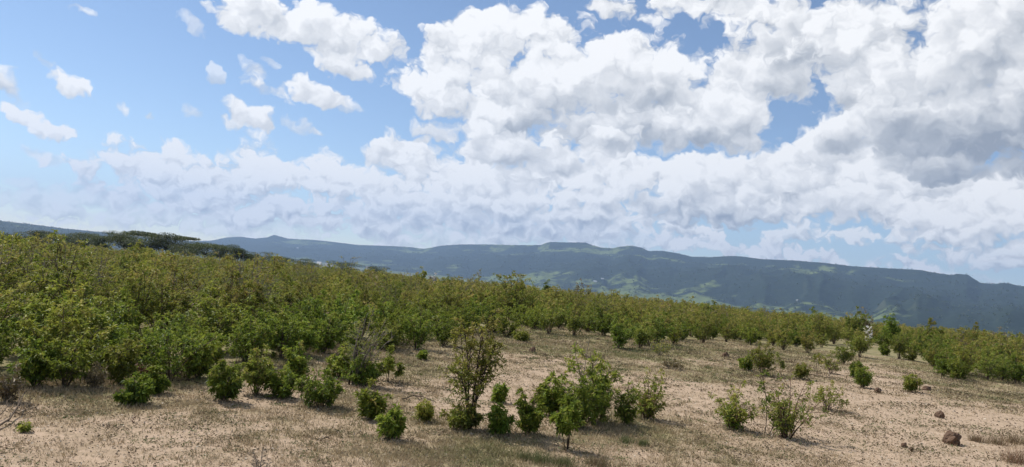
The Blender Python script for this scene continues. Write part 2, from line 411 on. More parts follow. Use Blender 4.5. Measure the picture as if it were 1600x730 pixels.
def mat_mountain():
    m, k, out = material('forest_pasture_cloud_shade')
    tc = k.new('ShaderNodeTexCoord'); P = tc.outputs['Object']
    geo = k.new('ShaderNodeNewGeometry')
    past_lit = attr(k, 'lit_pasture')
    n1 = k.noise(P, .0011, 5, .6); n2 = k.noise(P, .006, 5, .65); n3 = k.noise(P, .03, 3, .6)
    forest_shade = k.mix(n2, rgb(.010, .017, .014), rgb(.026, .040, .022))
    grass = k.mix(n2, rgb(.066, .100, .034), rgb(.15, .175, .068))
    f = k.m('ADD', past_lit, k.m('MULTIPLY_ADD', k.m('SUBTRACT', n2, .5), 1.1, k.m('MULTIPLY', k.m('SUBTRACT', n1, .5), 1.4)))
    c = k.mix(k.rng(f, .42, .58, 0, 1, True), forest_shade, grass)  # dark forest doubles as painted cloud shadow, pale grass as sunlit slope
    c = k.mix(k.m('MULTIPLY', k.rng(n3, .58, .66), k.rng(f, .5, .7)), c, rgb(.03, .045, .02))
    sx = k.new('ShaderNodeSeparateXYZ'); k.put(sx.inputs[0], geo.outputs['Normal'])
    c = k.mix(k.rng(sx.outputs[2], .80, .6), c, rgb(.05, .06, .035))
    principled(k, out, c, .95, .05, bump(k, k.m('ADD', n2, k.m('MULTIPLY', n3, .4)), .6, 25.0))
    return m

# ---------------------------------------------------------------- the ground, one sheet out to the horizon
def build_ground():
    rr = np.concatenate([np.linspace(.6, 4, 8), np.geomspace(4.2, 60, 200), np.geomspace(63, 15800, 90)])
    view = np.linspace(math.radians(-42), math.radians(42), 460)
    rest = np.linspace(math.radians(42), math.radians(318), 90)[1:-1]
    aa = np.concatenate([view, rest])
    A, R = np.meshgrid(aa, rr)
    X = R * np.sin(A); Y = R * np.cos(A)
    Z = ground_z(X, Y)
    na, nr = len(aa), len(rr)
    i, j = np.meshgrid(np.arange(nr - 1), np.arange(na), indexing='ij')
    j2 = (j + 1) % na
    F = np.stack([i * na + j, (i + 1) * na + j, (i + 1) * na + j2, i * na + j2], -1).reshape(-1, 4)[:, ::-1]
    V = np.stack([X, Y, Z], -1).reshape(-1, 3)
    grass = turf_amount(X, Y).ravel()
    far = np.interp(R.ravel(), [150, 700], [0, 1])
    # close the small hole under the camera
    c = len(V); V = np.vstack([V, [[0, 0, float(ground_z(0, 0))]]])
    V = V.astype(np.float32)
    jj = np.arange(na)
    T = np.stack([np.full(na, c), jj, (jj + 1) % na, (jj + 1) % na], -1)
    me = bpy.data.meshes.new('ground')
    faces = [tuple(f) for f in F.tolist()] + [(c, (q + 1) % na, q) for q in range(na)]
    me.from_pydata(V.tolist(), [], faces)
    for nm, arr in (('grass', np.append(grass, .3)), ('far', np.append(far, 0))):
        at_ = me.attributes.new(nm, 'FLOAT', 'POINT'); at_.data.foreach_set('value', arr.astype(np.float32))
    me.polygons.foreach_set('use_smooth', np.ones(len(me.polygons), bool))
    me.materials.append(mat_ground())
    tag(obj('ground', me), kind='structure')
def turf_amount(x, y):
    """0 bare sand .. 1 closed turf; greener by the thicket's foot, barest on the right"""
    x = np.asarray(x, float); y = np.asarray(y, float)
    px, py = project(x, np.maximum(y, .5), 0 * x)
    edge = np.interp(px, _BX, _BY)
    near = np.clip(1 - (py - edge) / 60, 0, 1)
    g = .33 + .48 * near + (fbm(x / 2.2, y / 2.2, 21, 4) - .5) * .9 + (fbm(x / .5, y / .5, 29, 3) - .5) * .45
    g = g - .30 * np.clip((px - 1150) / 250, 0, 1) * (1 - near) - .12 * np.clip((700 - px) / 300, 0, 1) * (1 - near)
    g = g + .25 * np.exp(-((px - 1010) / 130) ** 2 - ((py - 680) / 22) ** 2) + .08 * np.exp(-((px - 720) / 160) ** 2 - ((py - 712) / 18) ** 2) + .35 * np.exp(-((px - 90) / 110) ** 2 - ((py - 615) / 12) ** 2)
    g = np.where(np.hypot(x, y) > 70, .6, g)
    return np.clip(g, 0, 1)
build_ground()

# ---------------------------------------------------------------- the escarpment across the valley
CREST = [(-260, 320), (-100, 334), (0, 345), (60, 352), (100, 357), (170, 364), (230, 371), (300, 377), (330, 376), (355, 371), (375, 370), (400, 373), (418, 371), (428, 367), (436, 369), (450, 373), (490, 375), (520, 378), (560, 383), (600, 384), (640, 386),
         (662, 389), (690, 384), (720, 382), (760, 382), (800, 383), (845, 383), (852, 380), (860, 378), (885, 379), (915, 379), (925, 383), (940, 387), (958, 388), (966, 386), (985, 384), (1003, 387), (1012, 392), (1035, 392), (1060, 396), (1080, 401), (1110, 402),
         (1140, 400), (1160, 401), (1190, 405), (1240, 407), (1290, 411), (1330, 416), (1400, 420), (1440, 422), (1460, 426), (1488, 430), (1494, 428), (1512, 429), (1522, 436), (1532, 442), (1555, 444), (1566, 442), (1580, 443), (1592, 447), (1640, 449), (1750, 462), (1900, 476)]
CREST_R = [(-260, 7000), (0, 7200), (200, 8500), (320, 13000), (460, 12800), (650, 11500), (900, 9800), (1200, 8300), (1600, 7300), (1900, 7000)]
def build_mountains():
    cp = [azel(*p) for p in CREST]
    ca = np.array([c[0] for c in cp]); ce = np.array([c[1] for c in cp])
    ra = np.array([azel(p, 430)[0] for p, _ in CREST_R]); rv = np.array([r for _, r in CREST_R], float)
    az = np.linspace(ca[0], ca[-1], 860)
    el = np.interp(az, ca, ce)
    Rc = np.interp(az, ra, rv)
    tt = np.concatenate([np.linspace(0, 1, 96), np.linspace(1.02, 1.35, 8)])
    A, T = np.meshgrid(az, tt)
    depth = np.interp(A, [ca[0], -.35, -.1, ca[-1]], [2500, 3500, 4300, 4300])
    RC = np.broadcast_to(Rc, A.shape); EL = np.broadcast_to(el, A.shape)
    R = RC - depth * (1 - T)
    zc = EYE + RC * np.tan(EL)
    base = -101.0
    prof = np.interp(T, [0, .12, .25, .40, .50, .58, .72, .84, .93, .97, 1.0, 1.05, 1.35], [0, .03, .10, .26, .40, .44, .58, .72, .80, .92, 1.0, .99, .85])
    s = A * 9000.0
    spur = 1 - np.abs(2 * fbm(s / 620 + .25 * fbm(s / 300, R / 500, 61, 2), R / 2600, 41, 4, .5) - 1) * 2
    mid = fbm(s / 1500, R / 900, 47, 5, .52) - .5
    amp = np.clip(np.sin(np.pi * np.clip(T, 0, 1)), 0, 1) ** .8 * np.clip(zc - base, 60, 900)
    Z = base + (zc - base) * prof + amp * (.15 * spur - .04 + .42 * mid)
    Z += (fbm(s / 45, R / 45, 77, 3) - .5) * 9 * np.clip(T * 3, 0, 1)
    # nothing in front may stand above the crest line
    Z = np.minimum(Z, EYE + R * np.tan(EL) - np.clip(1 - T, 0, 1) * 22)
    X = R * np.sin(A); Y = R * np.cos(A)
    na, nt_ = len(az), len(tt)
    i, j = np.meshgrid(np.arange(nt_ - 1), np.arange(na - 1), indexing='ij')
    F = np.stack([i * na + j, i * na + j + 1, (i + 1) * na + j + 1, (i + 1) * na + j], -1).reshape(-1, 4)
    px = np.interp(A, [azel(q, 430)[0] for q in range(0, 1601, 100)], range(0, 1601, 100))
    # pasture on benches, forest on steep belts; their tones also paint in cloud shadow
    past_lit = .22 + .20 * np.exp(-((T - .86) / .12) ** 2) - .25 * np.exp(-((T - .55) / .14) ** 2) + .25 * np.exp(-((T - .18) / .14) ** 2) + .05 * (T < .35) * (px > 900)
    past_lit = past_lit + .26 * np.exp(-((px - 1090) / 120) ** 2) * (T < .45) + .14 * np.exp(-((px - 940) / 110) ** 2) * (T > .7) + .3 * np.exp(-((px - 1520) / 45) ** 2 - ((T - .45) / .12) ** 2) - .18 * np.clip((px - 1250) / 300, 0, 1) - .05 * np.clip((600 - px) / 300, 0, 1)  # local boosts put sunlit patches between cloud shadows into the colour
    me = mesh_np('mountains', np.stack([X, Y, Z], -1).reshape(-1, 3), F, mat_mountain(), True, {'lit_pasture': ('POINT', past_lit.ravel())})
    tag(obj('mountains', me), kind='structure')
    return X, Y, Z, T
MX, MY, MZ, MT = build_mountains()

# ---------------------------------------------------------------- plant materials
def mat_leaf(name, dark, mid, light, tip, transl=.30):
    """tone 0 dark old leaf .. .6 fresh leaf .. 1 dry or flowering tip"""
    m, k, out = material(name)
    t = attr(k, 'tone')
    oi = k.new('ShaderNodeObjectInfo')
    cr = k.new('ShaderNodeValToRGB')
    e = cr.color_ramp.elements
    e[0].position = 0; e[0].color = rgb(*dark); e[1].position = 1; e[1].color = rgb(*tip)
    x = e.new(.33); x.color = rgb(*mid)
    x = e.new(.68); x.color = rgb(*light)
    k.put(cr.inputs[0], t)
    hs = k.new('ShaderNodeHueSaturation')
    k.put(hs.inputs['Hue'], k.rng(oi.outputs['Random'], 0, 1, .478, .510))
    k.put(hs.inputs['Value'], k.rng(k.m('FRACT', k.m('MULTIPLY', oi.outputs['Random'], 7.31)), 0, 1, .70, 1.25))
    k.put(hs.inputs['Color'], cr.outputs[0])
    p = k.new('ShaderNodeBsdfPrincipled')
    k.put(p.inputs['Base Color'], hs.outputs[0]); k.put(p.inputs['Roughness'], .5); k.put(p.inputs['Specular IOR Level'], .25)
    tr = k.new('ShaderNodeBsdfTranslucent')
    k.put(tr.inputs[0], k.mix(.5, hs.outputs[0], rgb(.20, .24, .03), 'MIX'))
    mx = k.new('ShaderNodeMixShader'); mx.inputs[0].default_value = transl
    k.nt.links.new(p.outputs[0], mx.inputs[1]); k.nt.links.new(tr.outputs[0], mx.inputs[2])
    k.nt.links.new(mx.outputs[0], out.inputs['Surface'])
    return m
def mat_bark(name, a, b):
    m, k, out = material(name)
    tc = k.new('ShaderNodeTexCoord')
    n = k.noise(tc.outputs['Object'], 30.0, 4, .6)
    principled(k, out, k.mix(n, rgb(*a), rgb(*b)), .9, .1)
    return m
LEAF_GREEN = mat_leaf('green_leaf', (.074, .122, .020), (.160, .238, .030), (.285, .335, .048), (.42, .36, .10), .45)
LEAF_OLIVE = mat_leaf('olive_leaf', (.085, .118, .024), (.175, .222, .038), (.305, .310, .058), (.46, .345, .12), .45)
LEAF_YELLOW = mat_leaf('yellow_green_leaf', (.100, .138, .026), (.225, .265, .042), (.365, .360, .066), (.45, .375, .12), .45)
LEAF_DRY = mat_leaf('dry_leaf', (.10, .075, .045), (.19, .14, .075), (.29, .22, .12), (.36, .29, .18), .15)
LEAF_RED = mat_leaf('reddish_leaf', (.12, .04, .03), (.19, .065, .05), (.24, .10, .06), (.30, .16, .08), .2)
LEAF_PALE = mat_leaf('bleached_leaf', (.30, .27, .24), (.55, .50, .46), (.72, .69, .66), (.80, .79, .78), .15)
LEAF_TREE = mat_leaf('acacia_leaf', (.022, .036, .015), (.040, .060, .021), (.070, .092, .03), (.11, .12, .05), .2)
BARK = mat_bark('brown_bark', (.06, .045, .032), (.16, .12, .085))
BARK_RED = mat_bark('reddish_bark', (.085, .045, .035), (.19, .115, .085))
BARK_GREY = mat_bark('grey_dead_wood', (.11, .095, .08), (.25, .215, .18))
BARK_DARK = mat_bark('dark_bark', (.025, .018, .014), (.075, .052, .038))

def unit(v): return v / np.maximum(1e-9, np.linalg.norm(v, axis=-1, keepdims=True))
def tubes(paths, sides=4):
    """tapered tubes; paths: list of (points n x 3, radius at foot, radius at tip)"""
    V, F, off = [], [], 0
    for pts, r0, r1 in paths:
        pts = np.asarray(pts, float); n = len(pts)
        tg = unit(np.gradient(pts, axis=0))
        ref = np.array([.31, .87, .11]) if abs(tg[0][2]) > .5 else np.array([.1, .2, 1.0])
        a = unit(np.cross(tg, ref)); b = np.cross(tg, a)
        rad = np.linspace(r0, r1, n)[:, None, None]
        th = np.linspace(0, 2 * np.pi, sides, endpoint=False)
        ring = pts[:, None] + rad * (np.cos(th)[None, :, None] * a[:, None] + np.sin(th)[None, :, None] * b[:, None])
        V.append(ring.reshape(-1, 3))
        i, j = np.meshgrid(np.arange(n - 1), np.arange(sides), indexing='ij'); j2 = (j + 1) % sides
        F.append(np.stack([i * sides + j, i * sides + j2, (i + 1) * sides + j2, (i + 1) * sides + j], -1).reshape(-1, 4) + off)
        off += n * sides
    if not V: return np.zeros((3, 3)), np.array([[0, 1, 2, 2]])
    return np.vstack(V), np.vstack(F)
def leaf_arrays(pos, d, ln, wd, rng, fold=.22):
    """folded lance-shaped leaves: two triangles each, their own four corners"""
    n = len(pos)
    d = unit(d)
    side = unit(np.cross(d, unit(rng.normal(size=(n, 3)) * .55 + np.array([0, 0, 1.0]))))
    nrm = np.cross(side, d)
    ln = np.broadcast_to(ln, n)[:, None]; wd = np.broadcast_to(wd, n)[:, None]
    p0 = pos; p2 = pos + d * ln - np.array([0, 0, .16]) * ln
    mid = pos + d * ln * .48
    p1 = mid + side * wd * .5 + nrm * wd * fold; p3 = mid - side * wd * .5 + nrm * wd * fold
    V = np.stack([p0, p1, p2, p3], 1).reshape(-1, 3)
    b = np.arange(n)[:, None] * 4
    F = np.stack([b + [0, 1, 2], b + [0, 2, 3]], 1).reshape(-1, 3)
    return V, F
def curve3(a, c, b, n):
    t = np.linspace(0, 1, n)[:, None]
    return (1 - t) ** 2 * a + 2 * t * (1 - t) * c + t * t * b

STYLE = dict(
    #            stems  branches twigs leaves bare  spread low  leaf  tipping leaf-material bark
    dense=dict(st=12, br=8, tw=4, lv=9, bare=.10, spread=1.0, top=.92, leaf=.085, tip=.10, lm=LEAF_GREEN, bk=BARK),
    bright=dict(st=11, br=8, tw=4, lv=9, bare=.14, spread=1.0, top=.92, leaf=.085, tip=.34, lm=LEAF_GREEN, bk=BARK),
    olive=dict(st=13, br=7, tw=4, lv=8, bare=.26, spread=1.0, top=.95, leaf=.080, tip=.40, lm=LEAF_OLIVE, bk=BARK),
    yellow=dict(st=11, br=8, tw=4, lv=9, bare=.10, spread=1.0, top=.95, leaf=.080, tip=.40, lm=LEAF_YELLOW, bk=BARK),
    tall=dict(st=13, br=9, tw=4, lv=7, bare=.34, spread=.92, top=.99, leaf=.080, tip=.66, lm=LEAF_YELLOW, bk=BARK_DARK),
    leggy=dict(st=4, br=9, tw=5, lv=9, bare=.42, spread=1.0, top=.95, leaf=.085, tip=.18, lm=LEAF_GREEN, bk=BARK_DARK),
    sparse=dict(st=13, br=5, tw=2, lv=6, bare=.40, spread=1.25, top=.95, leaf=.080, tip=.36, lm=LEAF_YELLOW, bk=BARK_RED),
    sapling=dict(st=2, br=7, tw=2, lv=7, bare=.5, spread=1.1, top=.96, leaf=.085, tip=.30, lm=LEAF_OLIVE, bk=BARK),
    twiggy=dict(st=13, br=8, tw=4, lv=3, bare=.25, spread=1.0, top=1.0, leaf=.055, tip=.62, lm=LEAF_OLIVE, bk=BARK_GREY),
    brown=dict(st=9, br=7, tw=3, lv=6, bare=.2, spread=1.0, top=.95, leaf=.075, tip=.5, lm=LEAF_DRY, bk=BARK_GREY),
    reddish=dict(st=7, br=6, tw=3, lv=6, bare=.1, spread=1.0, top=.9, leaf=.07, tip=.3, lm=LEAF_RED, bk=BARK_RED),
    bigclump=dict(st=13, br=9, tw=5, lv=8, bare=.08, spread=1.0, top=.95, leaf=.085, tip=.30, lm=LEAF_GREEN, bk=BARK),
    bare=dict(st=8, br=6, tw=3, lv=0, bare=.2, spread=1.0, top=1.0, leaf=.05, tip=0, lm=LEAF_DRY, bk=BARK_GREY),
    pale=dict(st=5, br=5, tw=3, lv=6, bare=.35, spread=.9, top=1.0, leaf=.11, tip=.7, lm=LEAF_PALE, bk=BARK_GREY),
)
def grow(seed, H, W, style, leaf_scale=1.0, leaf_count=1.0, twig_tubes=True, lean=0.0):
    """-> (list of stem tube paths per stem, leaf verts, leaf faces, tone)"""
    s = STYLE[style]; rng = np.random.default_rng(seed)
    stems, LP, LD, LT = [], [], [], []
    n = s['st']
    off = rng.uniform(0, 6.28); heavy = rng.uniform(0, 6.28); lop = rng.uniform(.1, .45); tilt = rng.normal(size=2) * .05 * H
    for i in range(n):
        a = off + 6.283 * i / n + rng.normal() * .3
        rad = W * .5 * s['spread'] * (.15 + .72 * rng.random() ** .6)
        rad *= 1 + lop * math.cos(a - heavy)
        hh = H * s['top'] * (1 - .40 * (rad / (W * .5)) ** 2) * rng.uniform(.55, 1.06) * (1 + .35 * lop * math.cos(a - heavy))
        hh = min(hh, H * 1.02)
        if i == 0: hh = H * .97; rad *= .4
        out = np.array([math.cos(a), math.sin(a), 0])
        foot = out * W * .05 * rng.random() + np.array([0, 0, -.03])
        tip = out * rad + np.array([lean * H + tilt[0], tilt[1], hh])
        ctl = out * rad * rng.uniform(.15, .6) + np.array([lean * H * .4, 0, hh * rng.uniform(.45, .62)]) + rng.normal(size=3) * .04 * H
        pts = curve3(foot, ctl, tip, 6)
        r0 = .0065 * (H / 1.0) ** .8 * rng.uniform(.8, 1.4) + .003
        paths = [(pts, r0, r0 * .35)]
        for b in range(s['br']):
            t = s['bare'] + (1 - s['bare']) * (b + rng.random()) / s['br']
            t = min(t, .99)
            base = (1 - t) ** 2 * foot + 2 * t * (1 - t) * ctl + t * t * tip
            az = rng.uniform(0, 6.283)
            dirn = np.array([math.cos(az), math.sin(az), 0]) * .9 + out * .55 + np.array([0, 0, rng.uniform(.15, .95)])
            dirn /= np.linalg.norm(dirn)
            L = (.17 * W + .10 * H) * rng.uniform(.45, 1.1) * (1.15 - .55 * t)
            end = base + dirn * L
            end[2] = min(max(end[2], .04 * H), H)
            bp = curve3(base, base + dirn * L * .5 + rng.normal(size=3) * .05 * L, end, 3)
            paths.append((bp, r0 * .5, r0 * .2))
            for w in range(s['tw']):
                q = rng.uniform(.35, 1.0)
                tb = (1 - q) * base + q * end
                td = dirn * .5 + rng.normal(size=3) * .55 + np.array([0, 0, .35])
                td /= np.linalg.norm(td)
                TL = L * rng.uniform(.25, .55)
                te = tb + td * TL
                if te[2] < .03: te[2] = .03
                if twig_tubes: paths.append((np.stack([tb, te]), r0 * .22, r0 * .1))
                m = max(0, int(round(s['lv'] * leaf_count * rng.uniform(.6, 1.35)))) if s['lv'] else 0
                if m:
                    u = rng.random((m, 1)) ** .6
                    pos = tb + (te - tb) * u
                    ld = td[None] * .55 + rng.normal(size=(m, 3)) * .62 + np.array([0, 0, -.12])
                    LP.append(pos); LD.append(ld)
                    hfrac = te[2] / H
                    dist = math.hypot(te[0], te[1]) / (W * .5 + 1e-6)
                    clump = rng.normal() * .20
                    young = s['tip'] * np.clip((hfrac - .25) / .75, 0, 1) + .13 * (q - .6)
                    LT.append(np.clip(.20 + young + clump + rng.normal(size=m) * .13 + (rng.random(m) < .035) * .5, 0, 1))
        stems.append(paths)
    if LP:
        P = np.vstack(LP); D = np.vstack(LD); T = np.concatenate(LT)
        ln = s['leaf'] * leaf_scale * rng.uniform(.6, 1.2, len(P))
        V, F = leaf_arrays(P, D, ln, ln * rng.uniform(.26, .40, len(P)), rng)
        V[:, 2] = np.maximum(V[:, 2], .012)
        tone = np.repeat(T, 2)
    else: V = F = tone = None
    return stems, V, F, tone
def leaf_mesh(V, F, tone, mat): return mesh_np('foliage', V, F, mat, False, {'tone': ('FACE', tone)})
def stem_mesh(paths, mat):
    V, F = tubes(paths, 3)
    return mesh_np('stem', V, F, mat, True)
def plant(name, loc, H, W, style, label, cat, group=None, seed=0, split=True, lean=0.0, leaf_scale=1.0, leaf_count=1.0):
    root = empty(name, loc)
    tag(root, label, cat, group)
    stems, V, F, tone = grow(seed, H, W, style, leaf_scale, leaf_count, split or style in ('bare', 'twiggy', 'sparse'), lean)
    s = STYLE[style]
    if split:
        for p in stems: obj('stem', stem_mesh(p, s['bk']), root)
    else: obj('branches', stem_mesh([q for p in stems for q in p], s['bk']), root)
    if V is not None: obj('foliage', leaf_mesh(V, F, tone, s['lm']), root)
    return root

# ---------------------------------------------------------------- shrubs one can pick out on the open ground
TAKEN = []
def on_ground(px, py, wpx, hpx):
    p, t = ground_at(px, py)
    m = (p - Vector((0, 0, EYE))).dot(_f) / FPX          # metres per photograph pixel there
    return p, wpx * m, hpx * m
SHRUBS = [
    # name, x and y of the foot, width, height in the photograph, style, label
    ('slender_shrub', 733, 671, 104, 184, 'tall', 'tall slender shrub with yellow-green top and bare dark stems on open sand'),
    ('leafy_bush', 722, 672, 66, 42, 'olive', 'low tangled dark foliage around the foot of the tall slender shrub'),
    ('small_bush', 612, 686, 38, 50, 'bright', 'small drooping green bush alone in front, lower left of the tall slender shrub'),
    ('leafy_bush', 580, 656, 42, 58, 'bright', 'upright green bush between the wide dark bush and the small drooping bush'),
    ('small_bush', 662, 659, 34, 32, 'yellow', 'small yellow-green bush alone on sand beside the tall slender shrub, its left'),
    ('small_bush', 778, 680, 36, 46, 'bright', 'low drooping green bush at the right foot of the tall slender shrub'),
    ('small_bush', 777, 629, 30, 27, 'dense', 'small dark bush behind the tall slender shrub, under its right side'),
    ('small_bush', 208, 633, 50, 46, 'dense', 'compact dark green bush on sand in front of the left thicket'),
    ('small_bush', 240, 616, 42, 40, 'bright', 'green bush half hidden behind the compact dark bush on sand'),
    ('leafy_bush', 350, 627, 44, 64, 'bright', 'upright leafy bush at the sand edge, dark shadow at its foot'),
    ('leafy_bush', 503, 637, 88, 58, 'dense', 'wide rounded dark bush on sand with deep shade beneath'),
    ('leafy_bush', 440, 622, 60, 44, 'bright', 'low bright green bush touching the left side of the wide rounded bush'),
    ('leafy_bush', 400, 617, 60, 74, 'olive', 'bushy shrub between the upright sand-edge bush and the low bright one'),
    ('leafy_bush', 463, 598, 46, 60, 'bright', 'green bush with dry twigs behind the low bright green bush'),
    ('leaning_shrub', 552, 602, 74, 128, 'twiggy', 'haze of thin grey half-bare twigs around the leaning dark trunk'),
    ('leafy_bush', 566, 603, 64, 44, 'dense', 'dark green bush crowding the foot of the leaning bare trunk'),
    ('leggy_bush', 607, 597, 50, 54, 'leggy', 'drooping leafy shrub on a bare stem right of the leaning trunk'),
    ('leafy_bush', 530, 590, 50, 50, 'bright', 'green bush behind the wide rounded bush, left of the leaning trunk'),
    ('leggy_bush', 886, 704, 56, 74, 'leggy', 'round-topped bush on thin bare stems, nearest of the middle clump'),
    ('leafy_bush', 826, 678, 50, 72, 'bright', 'upright leafy bush at the left end of the middle clump'),
    ('leafy_bush', 860, 650, 44, 62, 'bright', 'narrow bright bush between the upright leafy bush and the largest clump bush'),
    ('large_bush', 924, 662, 134, 112, 'bigclump', 'largest dense bush of the middle clump, some leaves yellowed'),
    ('leafy_bush', 897, 668, 84, 72, 'dense', 'dark bush filling the front of the largest clump bush'),
    ('bare_shrub', 912, 640, 56, 112, 'bare', 'grey leafless twigs standing up behind the largest clump bush'),
    ('leafy_bush', 978, 663, 44, 58, 'dense', 'dark green bush at the left foot of the open twiggy shrub'),
    ('twiggy_shrub', 1012, 656, 78, 78, 'sparse', 'open twiggy shrub with browning tips right of the largest clump bush'),
    ('leafy_bush', 1008, 656, 56, 42, 'olive', 'low leafy bush inside the open twiggy shrub of the middle clump'),
    ('twiggy_shrub', 1145, 671, 70, 74, 'sparse', 'small open shrub with upright stems and one dark leafy centre'),
    ('leafy_bush', 1147, 671, 36, 44, 'dense', 'dark leafy tuft at the core of the small open upright shrub'),
    ('sapling', 1197, 680, 56, 92, 'sapling', 'thin bare-stemmed sapling between the two open shrubs on sand'),
    ('twiggy_shrub', 1231, 685, 116, 96, 'sparse', 'wide open shrub with many reddish stems and a long shadow'),
    ('leafy_bush', 1224, 684, 62, 56, 'olive', 'leafy lower growth within the wide open reddish-stemmed shrub'),
    ('twiggy_shrub', 1293, 641, 50, 46, 'sparse', 'scraggly browning bush just behind the wide open reddish-stemmed shrub'),
    ('vase_shrub', 1192, 587, 48, 50, 'olive', 'vase-shaped shrub alone on the pale strip, middle distance'),
    ('small_bush', 1166, 580, 24, 24, 'dense', 'small dark bush close left of the vase-shaped shrub'),
    ('small_bush', 1220, 586, 20, 34, 'sapling', 'spindly little shrub close right of the vase-shaped shrub'),
    ('small_bush', 1250, 593, 28, 24, 'olive', 'low flat-topped bush right of the spindly shrub on pale strip'),
    ('small_bush', 1277, 588, 26, 32, 'sapling', 'thin little shrub with two stems on the far grass strip'),
    ('small_bush', 1297, 584, 22, 34, 'sparse', 'straggly little shrub beside the two-stemmed one on far grass'),
    ('small_bush', 1348, 606, 38, 34, 'bright', 'round green bush alone on the grass and sand border'),
    ('small_bush', 1336, 590, 26, 26, 'dense', 'darker small bush touching the back of the round border bush'),
    ('small_bush', 1424, 613, 28, 29, 'yellow', 'little rounded tree-like bush alone near the stones on the right'),
    ('leafy_bush', 1318, 569, 42, 34, 'olive', 'dark-footed shrub leaning over the end of the far grass strip'),
    ('leafy_bush', 1343, 558, 34, 44, 'olive', 'upright shrub behind the dark-footed shrub on the far clearing'),
    ('leafy_bush', 1405, 561, 36, 46, 'olive', 'vase-shaped dark shrub at the head of the far clearing'),
    ('small_bush', 1424, 564, 26, 22, 'yellow', 'pale yellow-green bush against the vase-shaped dark shrub'),
    ('small_bush', 1383, 556, 18, 18, 'dense', 'tiny dark bush in the mouth of the far clearing'),
    ('leafy_bush', 1474, 588, 44, 40, 'bright', 'bright green bush where the right thicket meets the clearing'),
    ('leafy_bush', 1497, 594, 40, 34, 'bright', 'bright green bush right of its twin at the clearing edge'),
    ('leafy_bush', 10, 627, 50, 58, 'brown', 'grey-brown bush cut off by the left edge of the photo'),
    ('leafy_bush', 100, 606, 112, 86, 'bright', 'broad green bush with yellow top at the front of the left thicket'),
    ('leafy_bush', 50, 606, 80, 76, 'dense', 'dark bush left of the broad yellow-topped bush, front of thicket'),
    ('small_bush', 148, 608, 46, 38, 'brown', 'low brownish bush at the foot of the broad yellow-topped bush'),
    ('leafy_bush', 188, 602, 70, 74, 'yellow', 'yellowish branching bush right of the broad yellow-topped bush'),
    ('reddish_bush', 222, 590, 30, 26, 'reddish', 'small reddish-leaved plant at the foot of the dark thicket'),
    ('large_bush', 268, 594, 136, 98, 'dense', 'largest dark bush of the left thicket, above the reddish plant'),
    ('leafy_bush', 308, 592, 56, 72, 'dense', 'dark green bush joined to the right end of the largest dark bush'),
    ('leafy_bush', 505, 553, 48, 64, 'bright', 'round green bush on a dark stem beyond the small sandy pocket'),
    ('leafy_bush', 440, 562, 60, 74, 'bright', 'green bush just left of the round dark-stemmed one behind sandy pocket'),
    ('leafy_bush', 385, 566, 76, 84, 'bright', 'full green bush behind the bushy shrub at the sand edge'),
    ('leafy_bush', 545, 549, 50, 40, 'bright', 'low green bush beyond the leaning trunk'),
    ('leafy_bush', 604, 548, 52, 48, 'yellow', 'yellow-green bush beyond the drooping leafy shrub'),
    ('leafy_bush', 650, 546, 66, 72, 'bright', 'bright green shrub behind clear sand, left of the tall slender shrub'),
    ('leafy_bush', 694, 541, 56, 52, 'bright', 'leafy bush partly behind the tall slender shrub, its left shoulder'),
    ('tiny_bush', 660, 562, 15, 13, 'dense', 'tiny green tuft-like bush alone on sand before the bright shrub'),
    ('small_bush', 815, 535, 34, 22, 'yellow', 'low pale-yellow bush at the near end of the sandy lane'),
    ('leafy_bush', 790, 527, 46, 44, 'bright', 'green bush at the right shoulder of the tall slender shrub'),
    ('leafy_bush', 858, 522, 48, 52, 'olive', 'dark-stemmed olive shrub at the head of the sandy lane'),
    ('leafy_bush', 897, 525, 38, 46, 'olive', 'olive shrub right of the dark-stemmed one at the lane head'),
    ('leafy_bush', 966, 545, 42, 52, 'dense', 'dark-footed bush at the corner where the lane opens right'),
    ('leafy_bush', 1000, 545, 40, 42, 'olive', 'pale-flecked shrub right of the dark-footed corner bush'),
    ('small_bush', 1030, 556, 36, 24, 'twiggy', 'low straggling scrub in front of the pale-flecked shrub'),
    ('small_bush', 1050, 577, 44, 15, 'brown', 'flat dry scrub patch out on the sand beyond the middle clump'),
]
def build_shrubs():
    for i, (name, x, y, w, h, st, label) in enumerate(SHRUBS):
        p, W, H = on_ground(x, y, w, h)
        far = (p - Vector((0, 0, EYE))).length
        lc = 1.0 if h > 60 else (.75 if h > 34 else .5)
        if st in ('sapling',) : lc = 1.2
        if x > 960 and 640 < y < 690 and name == 'leafy_bush': lc *= .45
        if st in ('dense', 'bright', 'olive', 'yellow') and h >= 40 and x < 800: W *= 1.15
        plant(name, p, H * 1.02, W * .98, st, label, 'shrub', None, 100 + i, split=(h >= 40 and far < 22), leaf_scale=np.interp(far, [9, 25, 40], [.85, 1.05, 1.35]) * (.8 if h < 40 and far < 14 else 1), leaf_count=lc,
              lean=.12 if name == 'leaning_shrub' else 0.0)
        TAKEN.append((p.x, p.y, W * .5))
    # the leaning bare trunk itself
build_shrubs()

